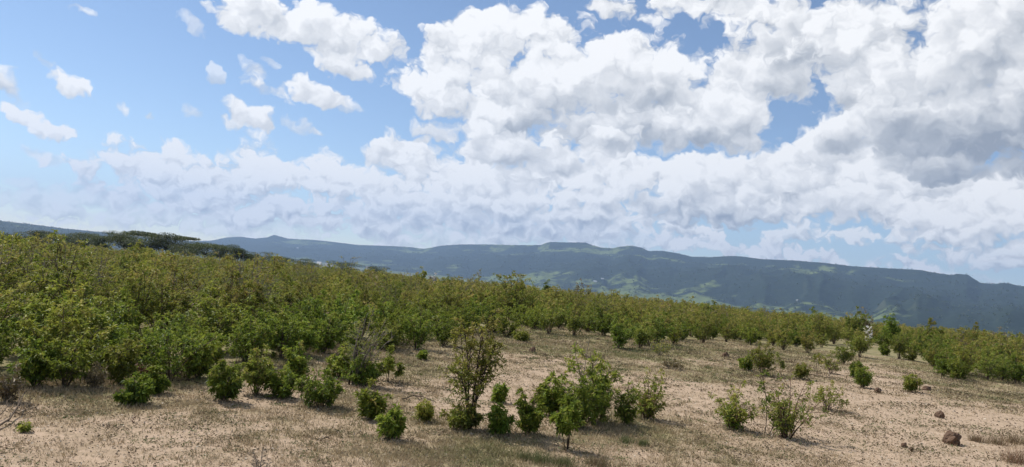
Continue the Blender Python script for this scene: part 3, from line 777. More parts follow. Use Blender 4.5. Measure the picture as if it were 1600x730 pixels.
# ---------------------------------------------------------------- the thicket: shrubs one by one, then the rest of it as a mass
def thicket_spots():
    rng = np.random.default_rng(31)
    pts = []
    cell = {}
    def ok(x, y, d):
        cx, cy = int(x // 2), int(y // 2)
        for a in (-1, 0, 1):
            for b in (-1, 0, 1):
                for (qx, qy) in cell.get((cx + a, cy + b), ()):
                    if (qx - x) ** 2 + (qy - y) ** 2 < d * d: return False
        return True
    n = 60000
    R = np.sqrt(rng.uniform(9.0 ** 2, 150.0 ** 2, n)); A = rng.uniform(math.radians(-37), math.radians(37), n)
    X = R * np.sin(A); Y = R * np.cos(A); Zg = ground_z(X, Y); PX, PY = project(X, Y, Zg)
    E = np.interp(PX, _BX, _BY) + np.interp(PX, [0, 500, 1600], [5, 6, 8]) * (fbm(X / 3.0, Y / 3.0, 55, 2) * 4 - 2.4)
    good = (rng.random(n) < np.minimum(1.0, 12000.0 / (R * R) + .35)) & (PY < E - 3) & (PX > -60) & (PX < 1660)
    good &= fbm(X / 3.2, Y / 3.2, 58, 2) > np.interp(R, [14, 40, 70], [.31, .22, .1])
    for tx, ty, tr in TAKEN: good &= (X - tx) ** 2 + (Y - ty) ** 2 > (tr * .75 + .30) ** 2
    D = np.interp(R, [12, 20, 30, 60, 120], [.80, .90, 1.05, 1.25, 1.7])
    for q in np.nonzero(good)[0]:
        x, y = X[q], Y[q]
        if not ok(x, y, D[q]): continue
        cell.setdefault((int(x // 2), int(y // 2)), []).append((x, y))
        pts.append((R[q], x, y, Zg[q], PX[q], PY[q], PY[q] > E[q] - (34 if PX[q] < 900 else 20), E[q]))
    pts.sort()
    return pts
PROTO = []
def build_protos():
    spec = [('dense', 1.15, 1.35), ('bright', 1.25, 1.3), ('bright', 1.05, 1.45), ('dense', 1.3, 1.2), ('yellow', 1.3, 1.25),
            ('olive', 1.55, 1.25), ('olive', 1.7, 1.35), ('olive', 1.45, 1.5), ('olive', 1.6, 1.1), ('yellow', 1.6, 1.2), ('twiggy', 1.75, 1.2), ('twiggy', 1.6, 1.5), ('brown', 1.5, 1.2), ('olive', 1.75, 1.2)]
    for i, (st, H, W) in enumerate(spec):
        stems, V, F, tone = grow(900 + i, H, W, st, 1.02, 1.15 if st not in ('twiggy',) else 1.5, st == 'twiggy')
        if st in ('olive', 'yellow'): tone = np.clip(tone + (.12, .0, .24)[i % 3], 0, 1)
        PROTO.append((st, leaf_mesh(V, F, tone, STYLE[st]['lm']), stem_mesh([q for p in stems for q in p], STYLE[st]['bk']), H, W))
build_protos()
WORD = dict(dense='dark green', bright='fresh green', yellow='yellow-green', olive='olive yellow-tipped', twiggy='grey half-bare twiggy', brown='dry brown-leaved')
ZONES = [(70, 'against the left edge'), (160, 'above the broad yellow-topped bush'), (240, 'above the reddish plant'), (330, 'above the largest dark bush'), (400, 'above the bushy sand-edge shrub'),
         (480, 'left of the round dark-stemmed bush'), (560, 'above the leaning bare trunk'), (650, 'above the drooping leafy shrub'), (730, 'left behind the tall slender shrub'), (810, 'right behind the tall slender shrub'),
         (880, 'at the sandy lane head'), (960, 'behind the largest clump bush'), (1060, 'behind the open twiggy shrub'), (1150, 'above the small open shrub'), (1230, 'behind the vase-shaped shrub'), (1310, 'behind the two-stemmed little shrub'),
         (1390, 'left at the far clearing'), (1460, 'right at the far clearing'), (1530, 'behind the bright twin bushes'), (9999, 'against the right edge')]
def zone(px, r):
    a = next(w for lim, w in ZONES if px < lim)
    b = 'front thicket rows' if r < 22 else 'middle thicket rows' if r < 31 else 'back thicket rows'
    return a, b
def build_thicket():
    rng = np.random.default_rng(77)
    pts = thicket_spots()
    n_ind = 300 - len(SHRUBS) - 6
    named = {}
    for k_, (r, x, y, z, px, py, near, edge) in enumerate(pts[:n_ind]):
        left = px < 480
        if near: pool = [0, 1, 2, 1, 2, 1, 4, 3] if px < 1000 else [5, 8, 0, 1, 7, 9, 3]
        else: pool = [5, 6, 7, 8, 9, 13, 10, 11, 5, 1, 9, 4, 12, 10, 11] if py < edge - 60 or px > 900 else [1, 2, 3, 4, 5, 7, 8, 10, 9]
        st, lm, sm, H, W = PROTO[pool[rng.integers(len(pool))]]
        s = rng.uniform(.74, 1.2) * (.95 if near else (.70 + .60 * float(fbm(x / 5.0, y / 5.0, 66, 2))))
        if st == 'twiggy': s *= 1.12
        root = empty('thicket_shrub', (x, y, z - .02), rng.uniform(0, 6.283))
        wd, hi = rng.uniform(.95, 1.3), rng.uniform(.86, 1.1)
        root.scale = (s * wd, s * wd * rng.uniform(.92, 1.08), s * hi)
        a, b = zone(px, r)
        size = 'tall' if H * s * hi > 1.75 else 'low' if H * s * hi < 1.2 else 'broad' if W * s * wd > 1.75 else 'mid-sized'
        named.setdefault('%s %s shrub, %s, %s' % (size, WORD[st], b, a), []).append((px, root))
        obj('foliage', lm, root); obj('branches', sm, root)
    for lb, lst in named.items():
        lst.sort(key=lambda q: q[0])
        for i, (_, o) in enumerate(lst):
            place = '' if len(lst) == 1 else ', leftmost' if i == 0 else ', rightmost' if i == len(lst) - 1 else ', %s from left' % ['', 'second', 'third', 'fourth', 'fifth', 'sixth', 'seventh', 'eighth', 'ninth', 'tenth'][min(i, 9)]
            tag(o, lb + place, 'shrub', 'shrubs of the dense thicket')
    # the rest: one mass of the same shrubs
    lib = bpy.data.collections.new('thicket_kinds')
    for i, (st, lm, sm, H, W) in enumerate(PROTO):
        nl, ns = len(lm.vertices), len(sm.vertices)
        V = np.empty((nl + ns) * 3, np.float32)
        lm.vertices.foreach_get('co', V[:nl * 3]); tmp = np.empty(ns * 3, np.float32); sm.vertices.foreach_get('co', tmp); V[nl * 3:] = tmp
        fl = np.empty(len(lm.polygons) * 3, np.int32); lm.loops.foreach_get('vertex_index', fl)
        fs = np.empty(len(sm.polygons) * 4, np.int32); sm.loops.foreach_get('vertex_index', fs); fs = fs.reshape(-1, 4)
        F = np.vstack([fl.reshape(-1, 3), fs[:, [0, 1, 2]] + nl, fs[:, [0, 2, 3]] + nl])
        tone = np.zeros(len(F), np.float32); tl = np.empty(len(lm.polygons), np.float32); lm.attributes['tone'].data.foreach_get('value', tl); tone[:len(tl)] = tl
        me = mesh_np('thicket_kind', V.reshape(-1, 3), F, STYLE[st]['lm'], False, {'tone': ('FACE', tone)})
        me.materials.append(STYLE[st]['bk'])
        me.polygons.foreach_set('material_index', np.append(np.zeros(len(tl), np.int32), np.ones(len(F) - len(tl), np.int32)))
        lib.objects.link(bpy.data.objects.new('thicket_kind_%02d' % i, me))
    rest = pts[n_ind:]
    P = np.array([(q[1], q[2], q[3] - .02) for q in rest])
    n = len(P)
    kinds = np.array([5, 6, 7, 8, 13, 5, 6, 9, 10, 11, 4, 12, 1, 8, 3])[rng.integers(0, 15, n)]
    edge = np.array([q[6] for q in rest]); kinds[edge] = np.array([5, 8, 1, 7, 0, 6, 3])[rng.integers(0, 7, edge.sum())]
    sz = rng.uniform(.70, 1.14, n) * (.78 + .48 * fbm(P[:, 0] / 5, P[:, 1] / 5, 66, 2)) * np.where(rng.random(n) < .06, 1.28, 1)
    wide = rng.uniform(.95, 1.35, n)
    me = bpy.data.meshes.new('thicket'); me.vertices.add(n); me.vertices.foreach_set('co', P.astype(np.float32).ravel())
    me.attributes.new('kind_of', 'INT', 'POINT').data.foreach_set('value', kinds.astype(np.int32))
    me.attributes.new('turn', 'FLOAT_VECTOR', 'POINT').data.foreach_set('vector', np.stack([0 * sz, 0 * sz, rng.uniform(0, 6.283, n)], -1).astype(np.float32).ravel())
    me.attributes.new('size', 'FLOAT_VECTOR', 'POINT').data.foreach_set('vector', np.stack([sz * wide, sz * wide, sz], -1).astype(np.float32).ravel())
    me.materials.append(LEAF_OLIVE)
    o = obj('thicket', me)
    tag(o, 'olive and brown-tipped scrub reaching back to the valley rim', 'scrub', kind='stuff')
    t = bpy.data.node_groups.new('thicket_scatter', 'GeometryNodeTree')
    t.interface.new_socket('Geometry', in_out='INPUT', socket_type='NodeSocketGeometry'); t.interface.new_socket('Geometry', in_out='OUTPUT', socket_type='NodeSocketGeometry')
    gi = t.nodes.new('NodeGroupInput'); go = t.nodes.new('NodeGroupOutput'); ip = t.nodes.new('GeometryNodeInstanceOnPoints'); ci = t.nodes.new('GeometryNodeCollectionInfo')
    ci.inputs['Collection'].default_value = lib; ci.inputs['Separate Children'].default_value = True; ci.inputs['Reset Children'].default_value = True
    ip.inputs['Pick Instance'].default_value = True
    L = t.links.new
    L(gi.outputs[0], ip.inputs['Points']); L(ci.outputs[0], ip.inputs['Instance'])
    for nm, ty, sock in (('kind_of', 'INT', 'Instance Index'), ('turn', 'FLOAT_VECTOR', 'Rotation'), ('size', 'FLOAT_VECTOR', 'Scale')):
        na = t.nodes.new('GeometryNodeInputNamedAttribute'); na.data_type = ty; na.inputs['Name'].default_value = nm
        L(na.outputs[0], ip.inputs[sock])
    L(ip.outputs[0], go.inputs[0])
    md = o.modifiers.new('scatter', 'NODES'); md.node_group = t
build_thicket()

# ---------------------------------------------------------------- dry grass, herbs and litter on the open ground
def mat_ramp(name, cols, transl=.2, rough=.8):
    m, k, out = material(name)
    cr = k.new('ShaderNodeValToRGB'); e = cr.color_ramp.elements
    e[0].position = 0; e[0].color = rgb(*cols[0]); e[1].position = 1; e[1].color = rgb(*cols[-1])
    for i, c in enumerate(cols[1:-1]):
        x = e.new((i + 1) / (len(cols) - 1)); x.color = rgb(*c)
    k.put(cr.inputs[0], attr(k, 'tone'))
    p = principled(k, out, cr.outputs[0], rough, .15)
    if transl:
        tr = k.new('ShaderNodeBsdfTranslucent'); k.put(tr.inputs[0], cr.outputs[0])
        mx = k.new('ShaderNodeMixShader'); mx.inputs[0].default_value = transl
        k.nt.links.new(p.outputs[0], mx.inputs[1]); k.nt.links.new(tr.outputs[0], mx.inputs[2]); k.nt.links.new(mx.outputs[0], out.inputs['Surface'])
    return m
def ground_points(rng, n, r0, r1, want):
    """points on the open ground in view, kept with probability want(turf)"""
    R = np.exp(rng.uniform(math.log(r0), math.log(r1), n)); A = rng.uniform(math.radians(-38), math.radians(38), n)
    X = R * np.sin(A); Y = R * np.cos(A)
    Zg = ground_z(X, Y)
    px, py = project(X, Y, Zg)
    keep = (py > np.interp(px, _BX, _BY) - 12) & (py < 780) & (px > -40) & (px < 1640)
    g = turf_amount(X, Y)
    keep &= rng.random(n) < want(g)
    return X[keep], Y[keep], Zg[keep], R[keep], g[keep], px[keep], py[keep]
def build_grass():
    rng = np.random.default_rng(5)
    X, Y, Zg, R, g, px, py = ground_points(rng, 100000, 6.0, 46.0, lambda g: np.clip((g - .10) * 1.3, .06, 1))
    nb = 8; n = len(X)
    foot = np.stack([X, Y, Zg], -1)[:, None, :] + rng.normal(size=(n, nb, 3)) * np.array([.035, .035, 0]) * np.interp(R, [6, 40], [1, 2])[:, None, None]
    hgt = (.02 + .045 * rng.random((n, nb)) ** 1.5 + .03 * g[:, None]) * rng.uniform(.6, 1.3, (n, 1))
    a = rng.uniform(0, 6.283, (n, nb)); ln = rng.uniform(.2, 1.2, (n, nb))
    tip = foot + np.stack([np.cos(a) * hgt * ln, np.sin(a) * hgt * ln, hgt], -1)
    wd = .004 * np.interp(R, [6, 12, 40], [1, 1.5, 4])[:, None]
    b = rng.uniform(0, 6.283, (n, nb))
    sd = np.stack([np.cos(b) * wd, np.sin(b) * wd, 0 * wd * b], -1)
    foot[..., 2] -= .008
    V = np.stack([foot - sd, foot + sd, tip], 2).reshape(-1, 3)
    F = np.arange(len(V)).reshape(-1, 3)
    patch = fbm(X / 1.7, Y / 1.7, 91, 3)
    tone = np.clip(.22 + .75 * (patch - .5) * 2 + .35 * (g - .4) + rng.normal(size=n) * .10, 0, 1)
    tone = np.clip(np.repeat(tone, nb) + rng.normal(size=n * nb) * .12, 0, 1)
    m = mat_ramp('dry_grass_blade', [(.46, .36, .235), (.37, .285, .175), (.27, .235, .12), (.16, .18, .065)], .2)
    tag(obj('dry_grass', mesh_np('dry_grass', V, F, m, False, {'tone': ('FACE', tone)})), 'short dry grass scattered over the sandy ground', 'grass', kind='stuff')
    # flat mats of low herbs
    X, Y, Zg, R, g, px, py = ground_points(rng, 5600, 6.5, 40.0, lambda g: np.clip(.16 + g * .45, 0, 1))
    LP, LD, LN, TT = [], [], [], []
    for x, y, z, r, gg, qx in zip(X, Y, Zg, R, g, px):
        w = rng.uniform(.06, .22) * (1.9 if qx > 1150 else 1.0); h = w * rng.uniform(.18, .4)
        m_ = int(26 + 160 * w)
        u = rng.normal(size=(m_, 3)) * np.array([w * 1.1, w * .75, 0]) + np.array([x, y, z])
        u[:, 2] += rng.random(m_) * h * np.exp(-((u[:, 0] - x) ** 2 + (u[:, 1] - y) ** 2) / (2 * w * w))
        LP.append(u); LD.append(rng.normal(size=(m_, 3)) * np.array([.8, .8, .35]) + np.array([0, 0, .35]))
        LN.append(np.full(m_, .032) * rng.uniform(.7, 1.5, m_) * np.interp(r, [7, 30], [.8, 2.2]))
        t0 = rng.choice([.15, .35, .6, .8]) if qx < 1150 else rng.choice([.05, .2, .35, .6])
        TT.append(np.clip(t0 + rng.normal(size=m_) * .1, 0, 1))
    LN = np.concatenate(LN)
    V, F = leaf_arrays(np.vstack(LP), np.vstack(LD), LN, LN * .38, rng)
    m = mat_ramp('low_herb', [(.15, .11, .075), (.17, .14, .08), (.13, .14, .06), (.10, .145, .045)], .2)
    tag(obj('low_herbs', mesh_np('low_herbs', V, F, m, False, {'tone': ('FACE', np.repeat(np.concatenate(TT), 2))})), 'flat mats of brown and green low herbs on the sand', 'herbs', kind='stuff')
    # fallen leaves, bits of wood and small stones
    X, Y, Zg, R, g, px, py = ground_points(rng, 80000, 6.0, 34.0, lambda g: np.full(len(g), .8))
    # more of it gathers round the foot of every shrub
    for tx, ty, tr in TAKEN:
        m_ = int(90 + 160 * tr)
        aa = rng.uniform(0, 6.283, m_); rr = tr * rng.random(m_) ** .6 * 1.15
        X = np.append(X, tx + np.cos(aa) * rr); Y = np.append(Y, ty + np.sin(aa) * rr); R = np.append(R, np.full(m_, math.hypot(tx, ty)))
    Zg = ground_z(X, Y)
    n = len(X)
    ln = .02 * rng.uniform(.4, 1.8, n) * np.interp(R, [6, 30], [1, 2.6])
    V, F = leaf_arrays(np.stack([X, Y, Zg + .006], -1), rng.normal(size=(n, 3)) * np.array([1, 1, .25]) + np.array([0, 0, .12]), ln, ln * rng.uniform(.25, .8, n), rng, .15)
    m = mat_ramp('ground_litter', [(.09, .065, .045), (.20, .15, .10), (.34, .27, .19), (.52, .45, .36)], 0, .9)
    tag(obj('ground_litter', mesh_np('ground_litter', V, F, m, False, {'tone': ('FACE', np.repeat(rng.random(n), 2))})), 'fallen leaves and chips littering the sandy ground', 'litter', kind='stuff')
build_grass()

# ---------------------------------------------------------------- stones
def mat_rock():
    m, k, out = material('weathered_rock')
    tc = k.new('ShaderNodeTexCoord'); P = tc.outputs['Object']
    n = k.noise(P, 9.0, 6, .65); n2 = k.noise(P, 45.0, 4, .6)
    c = k.mix(n, rgb(.065, .040, .027), rgb(.19, .12, .08))
    c = k.mix(k.rng(n2, .55, .7), c, rgb(.21, .17, .135))
    principled(k, out, c, .95, .1, bump(k, k.m('ADD', n, k.m('MULTIPLY', n2, .5)), .8, .04))
    return m
ROCK = mat_rock()
def rock(name, px, py, w, h, label, seed):
    import bmesh
    p, W, H = on_ground(px, py, w, h)
    bm = bmesh.new(); bmesh.ops.create_icosphere(bm, subdivisions=4 if w > 20 else 3, radius=1.0)
    rg = np.random.default_rng(seed)
    cuts = [(unit(rg.normal(size=3) + np.array([0, 0, .2])), rg.uniform(.6, .95)) for _ in range(10)]
    for v in bm.verts:
        d = np.array(v.co); d = np.sign(d) * np.abs(d) ** .72
        for nrm, lim in cuts:                       # chipped facets
            o = d @ nrm
            if o > lim: d = d - nrm * (o - lim) * .9
        rough = .55 * (fbm(d[0] * 2.3 + d[2] * 1.7 + seed, d[1] * 2.3 - d[2], seed, 4) - .5) + .35 * (fbm(d[0] * 7 + d[2] * 5, d[1] * 7 + seed, seed + 3, 2) - .5)
        d = d * (1 + rough)
        v.co = (d[0] * W * .55, d[1] * W * .5, max(-.12, d[2] * .9 + .38) * H * .80)
    me = bpy.data.meshes.new(name); bm.to_mesh(me); bm.free()
    me.polygons.foreach_set('use_smooth', np.zeros(len(me.polygons), bool))
    me.materials.append(ROCK)
    o = obj(name, me, None, p); o.rotation_euler = (0, 0, rg.uniform(0, 6.28))
    tag(o, label, 'rock', None)
for i, a in enumerate([
        ('boulder', 1486, 694, 27, 19, 'jagged brown boulder, biggest stone on the pale sand at right'),
        ('stone', 1468, 653, 11, 11, 'rounded dark stone on sand behind the jagged boulder'),
        ('stone', 1413, 699, 10, 7, 'small brown stone left of the jagged boulder'),
        ('stone', 1424, 704, 7, 5, 'pebble-sized stone between the small brown stone and the boulder'),
        ('stone', 1371, 614, 10, 8, 'small dark stone near the round border bush'),
        ('stone', 1447, 610, 13, 7, 'flat dark stone beside the little tree-like bush'),
        ('stone', 832, 550, 9, 9, 'dark stone lying on the sandy lane'),
        ('stone', 852, 556, 5, 4, 'tiny dark stone near the dark stone on the lane'),
        ('stone', 1134, 558, 10, 9, 'grey stone on the pale strip left of the vase-shaped shrub'),
        ('stone', 1180, 572, 10, 8, 'pale stone at the left foot of the vase-shaped shrub')]):
    rock(*a, seed=63 + i)

# ---------------------------------------------------------------- dead wood
def sticks(name, lines, mat, label, cat='branch', r=.010, part='twig', first='limb'):
    """lines: photograph points with a height in metres; the first line is the main limb, others are its side twigs"""
    root = None
    for i, ln in enumerate(lines):
        pts = []
        for (x, y, h) in ln:
            p, _ = ground_at(x, y)
            pts.append((p.x, p.y, p.z + h))
        pts = np.array(pts)
        t = np.linspace(0, 1, len(pts)); tt = np.linspace(0, 1, 9)
        pp = np.stack([np.interp(tt, t, pts[:, c]) for c in range(3)], -1)
        pp += np.random.default_rng(i + len(name)).normal(size=pp.shape) * .008
        if root is None: root = empty(name, tuple(pts[0])); tag(root, label, cat)
        o0 = np.array(pts[0]) if i == 0 else o0
        rr_ = r if i == 0 else r * .55
        V, F = tubes([(pp - o0, rr_, rr_ * .4)], 6)
        obj(first if i == 0 else part, mesh_np('dead_wood', V, F, mat, True), root)
sticks('fallen_branch', [[(-12, 676, .02), (12, 662, .06), (26, 650, .12), (34, 634, .16), (42, 618, .10)], [(-6, 662, .02), (8, 648, .10), (14, 640, .16)], [(20, 655, .08), (38, 654, .05), (58, 644, .04)], [(28, 648, .1), (27, 632, .2)], [(12, 662, .05), (24, 668, .03)]],
       BARK, 'forked fallen branch reaching in from the left edge over the sand', r=.014)
sticks('fallen_stick', [[(628, 627, .03), (645, 622, .05), (660, 624, .04), (682, 630, .02)], [(645, 622, .05), (662, 629, .02)]], BARK_DARK, 'dark dry stick on the sand left of the tall slender shrub', r=.012)
sticks('fallen_stick', [[(500, 690, .01), (508, 687, .03), (518, 689, .02)], [(508, 687, .03), (516, 683, .02)]], BARK_DARK, 'short dark stick lying below the wide rounded bush', r=.010)
sticks('dead_sapling', [[(207, 661, 0), (208, 660, .05), (209, 659, .11)], [(208, 660, .05), (212, 661, .09)]], BARK_RED, 'short upright dead stem on sand below the compact dark bush', r=.007)
sticks('fallen_stick', [[(268, 597, .02), (290, 598, .05), (318, 603, .03)], [(290, 598, .05), (306, 596, .06)]], BARK_DARK, 'thin branch on the ground under the largest dark bush', r=.012)
sticks('forked_tree', [[(545, 602, 0), (547, 601, .28), (550, 600, .55), (557, 599, .85), (566, 598, 1.12)], [(551, 600, .6), (553, 600, .85), (568, 600, 1.3)], [(549, 600, .45), (562, 600, .8), (576, 599, 1.05)]],
       BARK_DARK, 'dark forked bare trunk leaning right behind the wide rounded bush', 'tree', r=.026, part='fork', first='trunk')
p, W, H = on_ground(404, 742, 56, 44)
plant('dead_twig_plant', p, H, W, 'bare', 'purplish dead twig plant at the bottom edge of the sand', 'plant', None, 701)
p, W, H = on_ground(37, 676, 18, 16)
plant('herb_sprig', p, H, W, 'sparse', 'small green sprig beside the forked fallen branch', 'plant', None, 702, split=False, leaf_count=.3, leaf_scale=.7)
def tuft(px, py, w, h, label, seed, tones):
    p, W, H = on_ground(px, py, w, h)
    rg = np.random.default_rng(seed); n = 260
    f = rg.normal(size=(n, 3)) * np.array([W * .22, W * .2, 0])
    a = rg.uniform(0, 6.283, n); hh = H * rg.uniform(.4, 1.0, n)
    tip = f + np.stack([np.cos(a) * hh * .55, np.sin(a) * hh * .55, hh], -1)
    b = rg.uniform(0, 6.283, n); sd = np.stack([np.cos(b), np.sin(b), 0 * b], -1) * .004
    f[:, 2] = -.01
    V = np.stack([f - sd, f + sd, tip], 1).reshape(-1, 3)
    me = mesh_np('grass_tuft', V, np.arange(len(V)).reshape(-1, 3), TUFT, False, {'tone': ('FACE', np.clip(rg.normal(tones, .15, n), 0, 1))})
    tag(obj('grass_tuft', me, None, p), label, 'grass tuft')
TUFT = mat_ramp('tuft_blade', [(.24, .14, .085), (.22, .165, .10), (.20, .18, .09), (.13, .16, .06)], .2)
tuft(1590, 724, 60, 32, 'reddish dry grass tuft in the bottom right corner', 1, .1)
tuft(1558, 694, 44, 18, 'brown grass tuft right of the jagged boulder', 2, .35)
tuft(1526, 690, 24, 14, 'small brown grass tuft close right of the jagged boulder', 3, .3)
tuft(1585, 692, 44, 20, 'brown grass tuft against the right edge above the reddish one', 4, .3)
tuft(845, 722, 44, 22, 'green grass tuft at the bottom below the upright leafy bush', 5, .9)
tuft(880, 728, 40, 20, 'green grass tuft at the bottom below the round-topped bush', 6, .8)
tuft(820, 718, 26, 16, 'small green tuft left of the bottom grass tufts', 7, .85)
tuft(935, 728, 44, 22, 'brown grass tuft at the bottom right of the green ones', 8, .4)
tuft(978, 692, 24, 14, 'green tuft on grass before the open twiggy shrub', 9, .9)
tuft(1005, 697, 18, 14, 'smaller green tuft right of the one before the open shrub', 10, .9)

# ---------------------------------------------------------------- trees and tall bushes that stand above the thicket
def acacia(px, top, w, r, label, seed, flat=True):
    w *= 1.0 if flat else 1.2
    d = ray(px, top); hyp = math.hypot(d.x, d.y)
    x, y = d.x / hyp * r, d.y / hyp * r
    z = float(ground_z(x, y)); H = EYE + r * d.z / hyp - z
    W = w * r / FPX
    rg = np.random.default_rng(seed)
    root = empty('acacia_tree', (x, y, z)); tag(root, label, 'tree', 'trees along the far rim of the field')
    tk, LP, TT = [], [], []
    nl = 8 if flat else 17
    fork = np.array([0, 0, H * .28])
    tk.append((curve3(np.array([0, 0, -.3]), np.array([.1 * W * rg.normal() * .3, 0, H * .15]), fork, 5), .045 * H * .6, .03 * H * .6))
    for i in range(nl):
        a = 6.283 * i / nl + rg.normal() * .3; rad = W * .5 * rg.uniform(.25, .8)
        hz = H * (rg.uniform(.84, .95) if flat else rg.uniform(.30, .98) - .12 * (rad / (W * .5)) ** 2)
        c = np.array([math.cos(a) * rad, math.sin(a) * rad, hz])
        tk.append((curve3(fork, np.array([c[0] * .45, c[1] * .45, H * .55]), c, 5), .016 * H, .005 * H))
        m = 420
        e = rg.normal(size=(m, 3)); e = e / np.linalg.norm(e, axis=1, keepdims=True) * rg.random((m, 1)) ** .4
        LP.append(c + e * np.array([W * .28, W * .28, H * (.07 if flat else .15)]))
        TT.append(np.clip(.35 + rg.normal() * .12 + rg.normal(size=m) * .12 + e[:, 2] * .1, 0, 1))
    P = np.vstack(LP); n = len(P)
    ln = H * .05 * rg.uniform(.6, 1.4, n)
    V, F = leaf_arrays(P, rg.normal(size=(n, 3)) * np.array([1, 1, .4]), ln, ln * .6, rg)
    Vt, Ft = tubes(tk, 6)
    obj('trunk', mesh_np('trunk', Vt, Ft, BARK_DARK, True), root)
    obj('crown', leaf_mesh(V, F, np.repeat(np.concatenate(TT), 2), LEAF_TREE), root)
for i, (px, top, w, r, lb, fl) in enumerate([
        (22, 362, 36, 420, 'low dark tree nearest the left edge on the rim', False), (62, 361, 30, 400, 'dark round tree second from the left edge on the rim', False),
        (100, 365, 44, 380, 'broad dark tree third from the left on the rim', False), (135, 365, 46, 360, 'broad dark tree just right of the third rim tree', False), (160, 367, 26, 340, 'small dark tree left of the tall rim clump', False),
        (197, 361, 46, 310, 'tall dark tree at the left end of the rim clump', False), (224, 362, 44, 330, 'umbrella-crowned tree rising behind the left end of rim clump', True), (232, 369, 44, 300, 'dark round tree in the middle of rim clump', False),
        (262, 367, 46, 300, 'wide dark tree right of the middle of rim clump', False), (287, 369, 36, 320, 'umbrella-crowned tree at the right end of rim clump', True), (293, 376, 44, 290, 'dark bushy tree below the right umbrella crown', False),
        (322, 379, 46, 280, 'round tree on the falling right end of rim clump', False), (350, 384, 34, 270, 'small tree second from the right end of rim trees', False), (374, 385, 30, 260, 'compact dark tree standing apart right of rim clump', False),
        (405, 393, 44, 260, 'low spreading tree right of the compact dark tree', False), (440, 400, 40, 250, 'low bushy tree left of the white sheds', False), (478, 405, 36, 250, 'small low tree close left of the white sheds', False),
        (540, 409, 40, 240, 'low spreading tree between the white sheds', False), (590, 416, 30, 240, 'low dark tree right of the last white shed', False)]):
    acacia(px, top, w, r, lb, 300 + i, fl)
def emergent(name, px, top, w, r, st, label, seed):
    d = ray(px, top); hyp = math.hypot(d.x, d.y)
    x, y = d.x / hyp * r, d.y / hyp * r
    z = float(ground_z(x, y)); H = EYE + r * d.z / hyp - z
    plant(name, (x, y, z), H, w * r / FPX, st, label, 'shrub', None, seed, split=False, leaf_scale=.9 if name == 'bleached_sapling' else 1.5 + r / 70, leaf_count=.8)
for i, a in enumerate([
        ('tall_bush', 659, 418, 18, 85, 'olive', 'tall rosette-topped bush standing out left against the blue slope'), ('tall_bush', 676, 427, 16, 80, 'pale', 'pale-leaved bush right below the tall rosette-topped bush'),
        ('tall_bush', 747, 422, 24, 90, 'twiggy', 'tall brush-like brownish shrub above the tall slender shrub'), ('tall_bush', 816, 433, 20, 80, 'olive', 'round-headed bush above the sandy lane, against the valley'),
        ('tall_bush', 853, 438, 10, 85, 'dense', 'narrow dark bush right of the round-headed bush'), ('tall_bush', 905, 437, 22, 85, 'brown', 'tall reddish-brown bush standing above the olive lane shrubs'), ('tall_bush', 922, 446, 16, 80, 'twiggy', 'greyish twiggy bush close right of the reddish-brown one'),
        ('tall_bush', 1112, 467, 28, 75, 'olive', 'domed bush rising over the thicket right of middle'), ('tall_bush', 1278, 481, 24, 70, 'dense', 'dark upright bush standing above the right thicket'), ('tall_bush', 1340, 482, 34, 66, 'olive', 'broad high bush left of the bleached sapling'),
        ('tall_bush', 1358, 480, 26, 72, 'brown', 'rust-topped bush behind the bleached sapling'), ('tall_bush', 1398, 490, 24, 68, 'dense', 'dark round bush right of the rust-topped bush'), ('tall_bush', 1455, 497, 36, 70, 'olive', 'pale green high bush over the bright twin bushes'), ('tall_bush', 1530, 507, 30, 70, 'olive', 'grey-green high bush near the right end of the skyline')]):
    emergent(*a, seed=800 + i)
emergent('bleached_sapling', 1357, 506, 12, 52, 'pale', 'bleached white-leaved sapling standing out of the right thicket', 830)

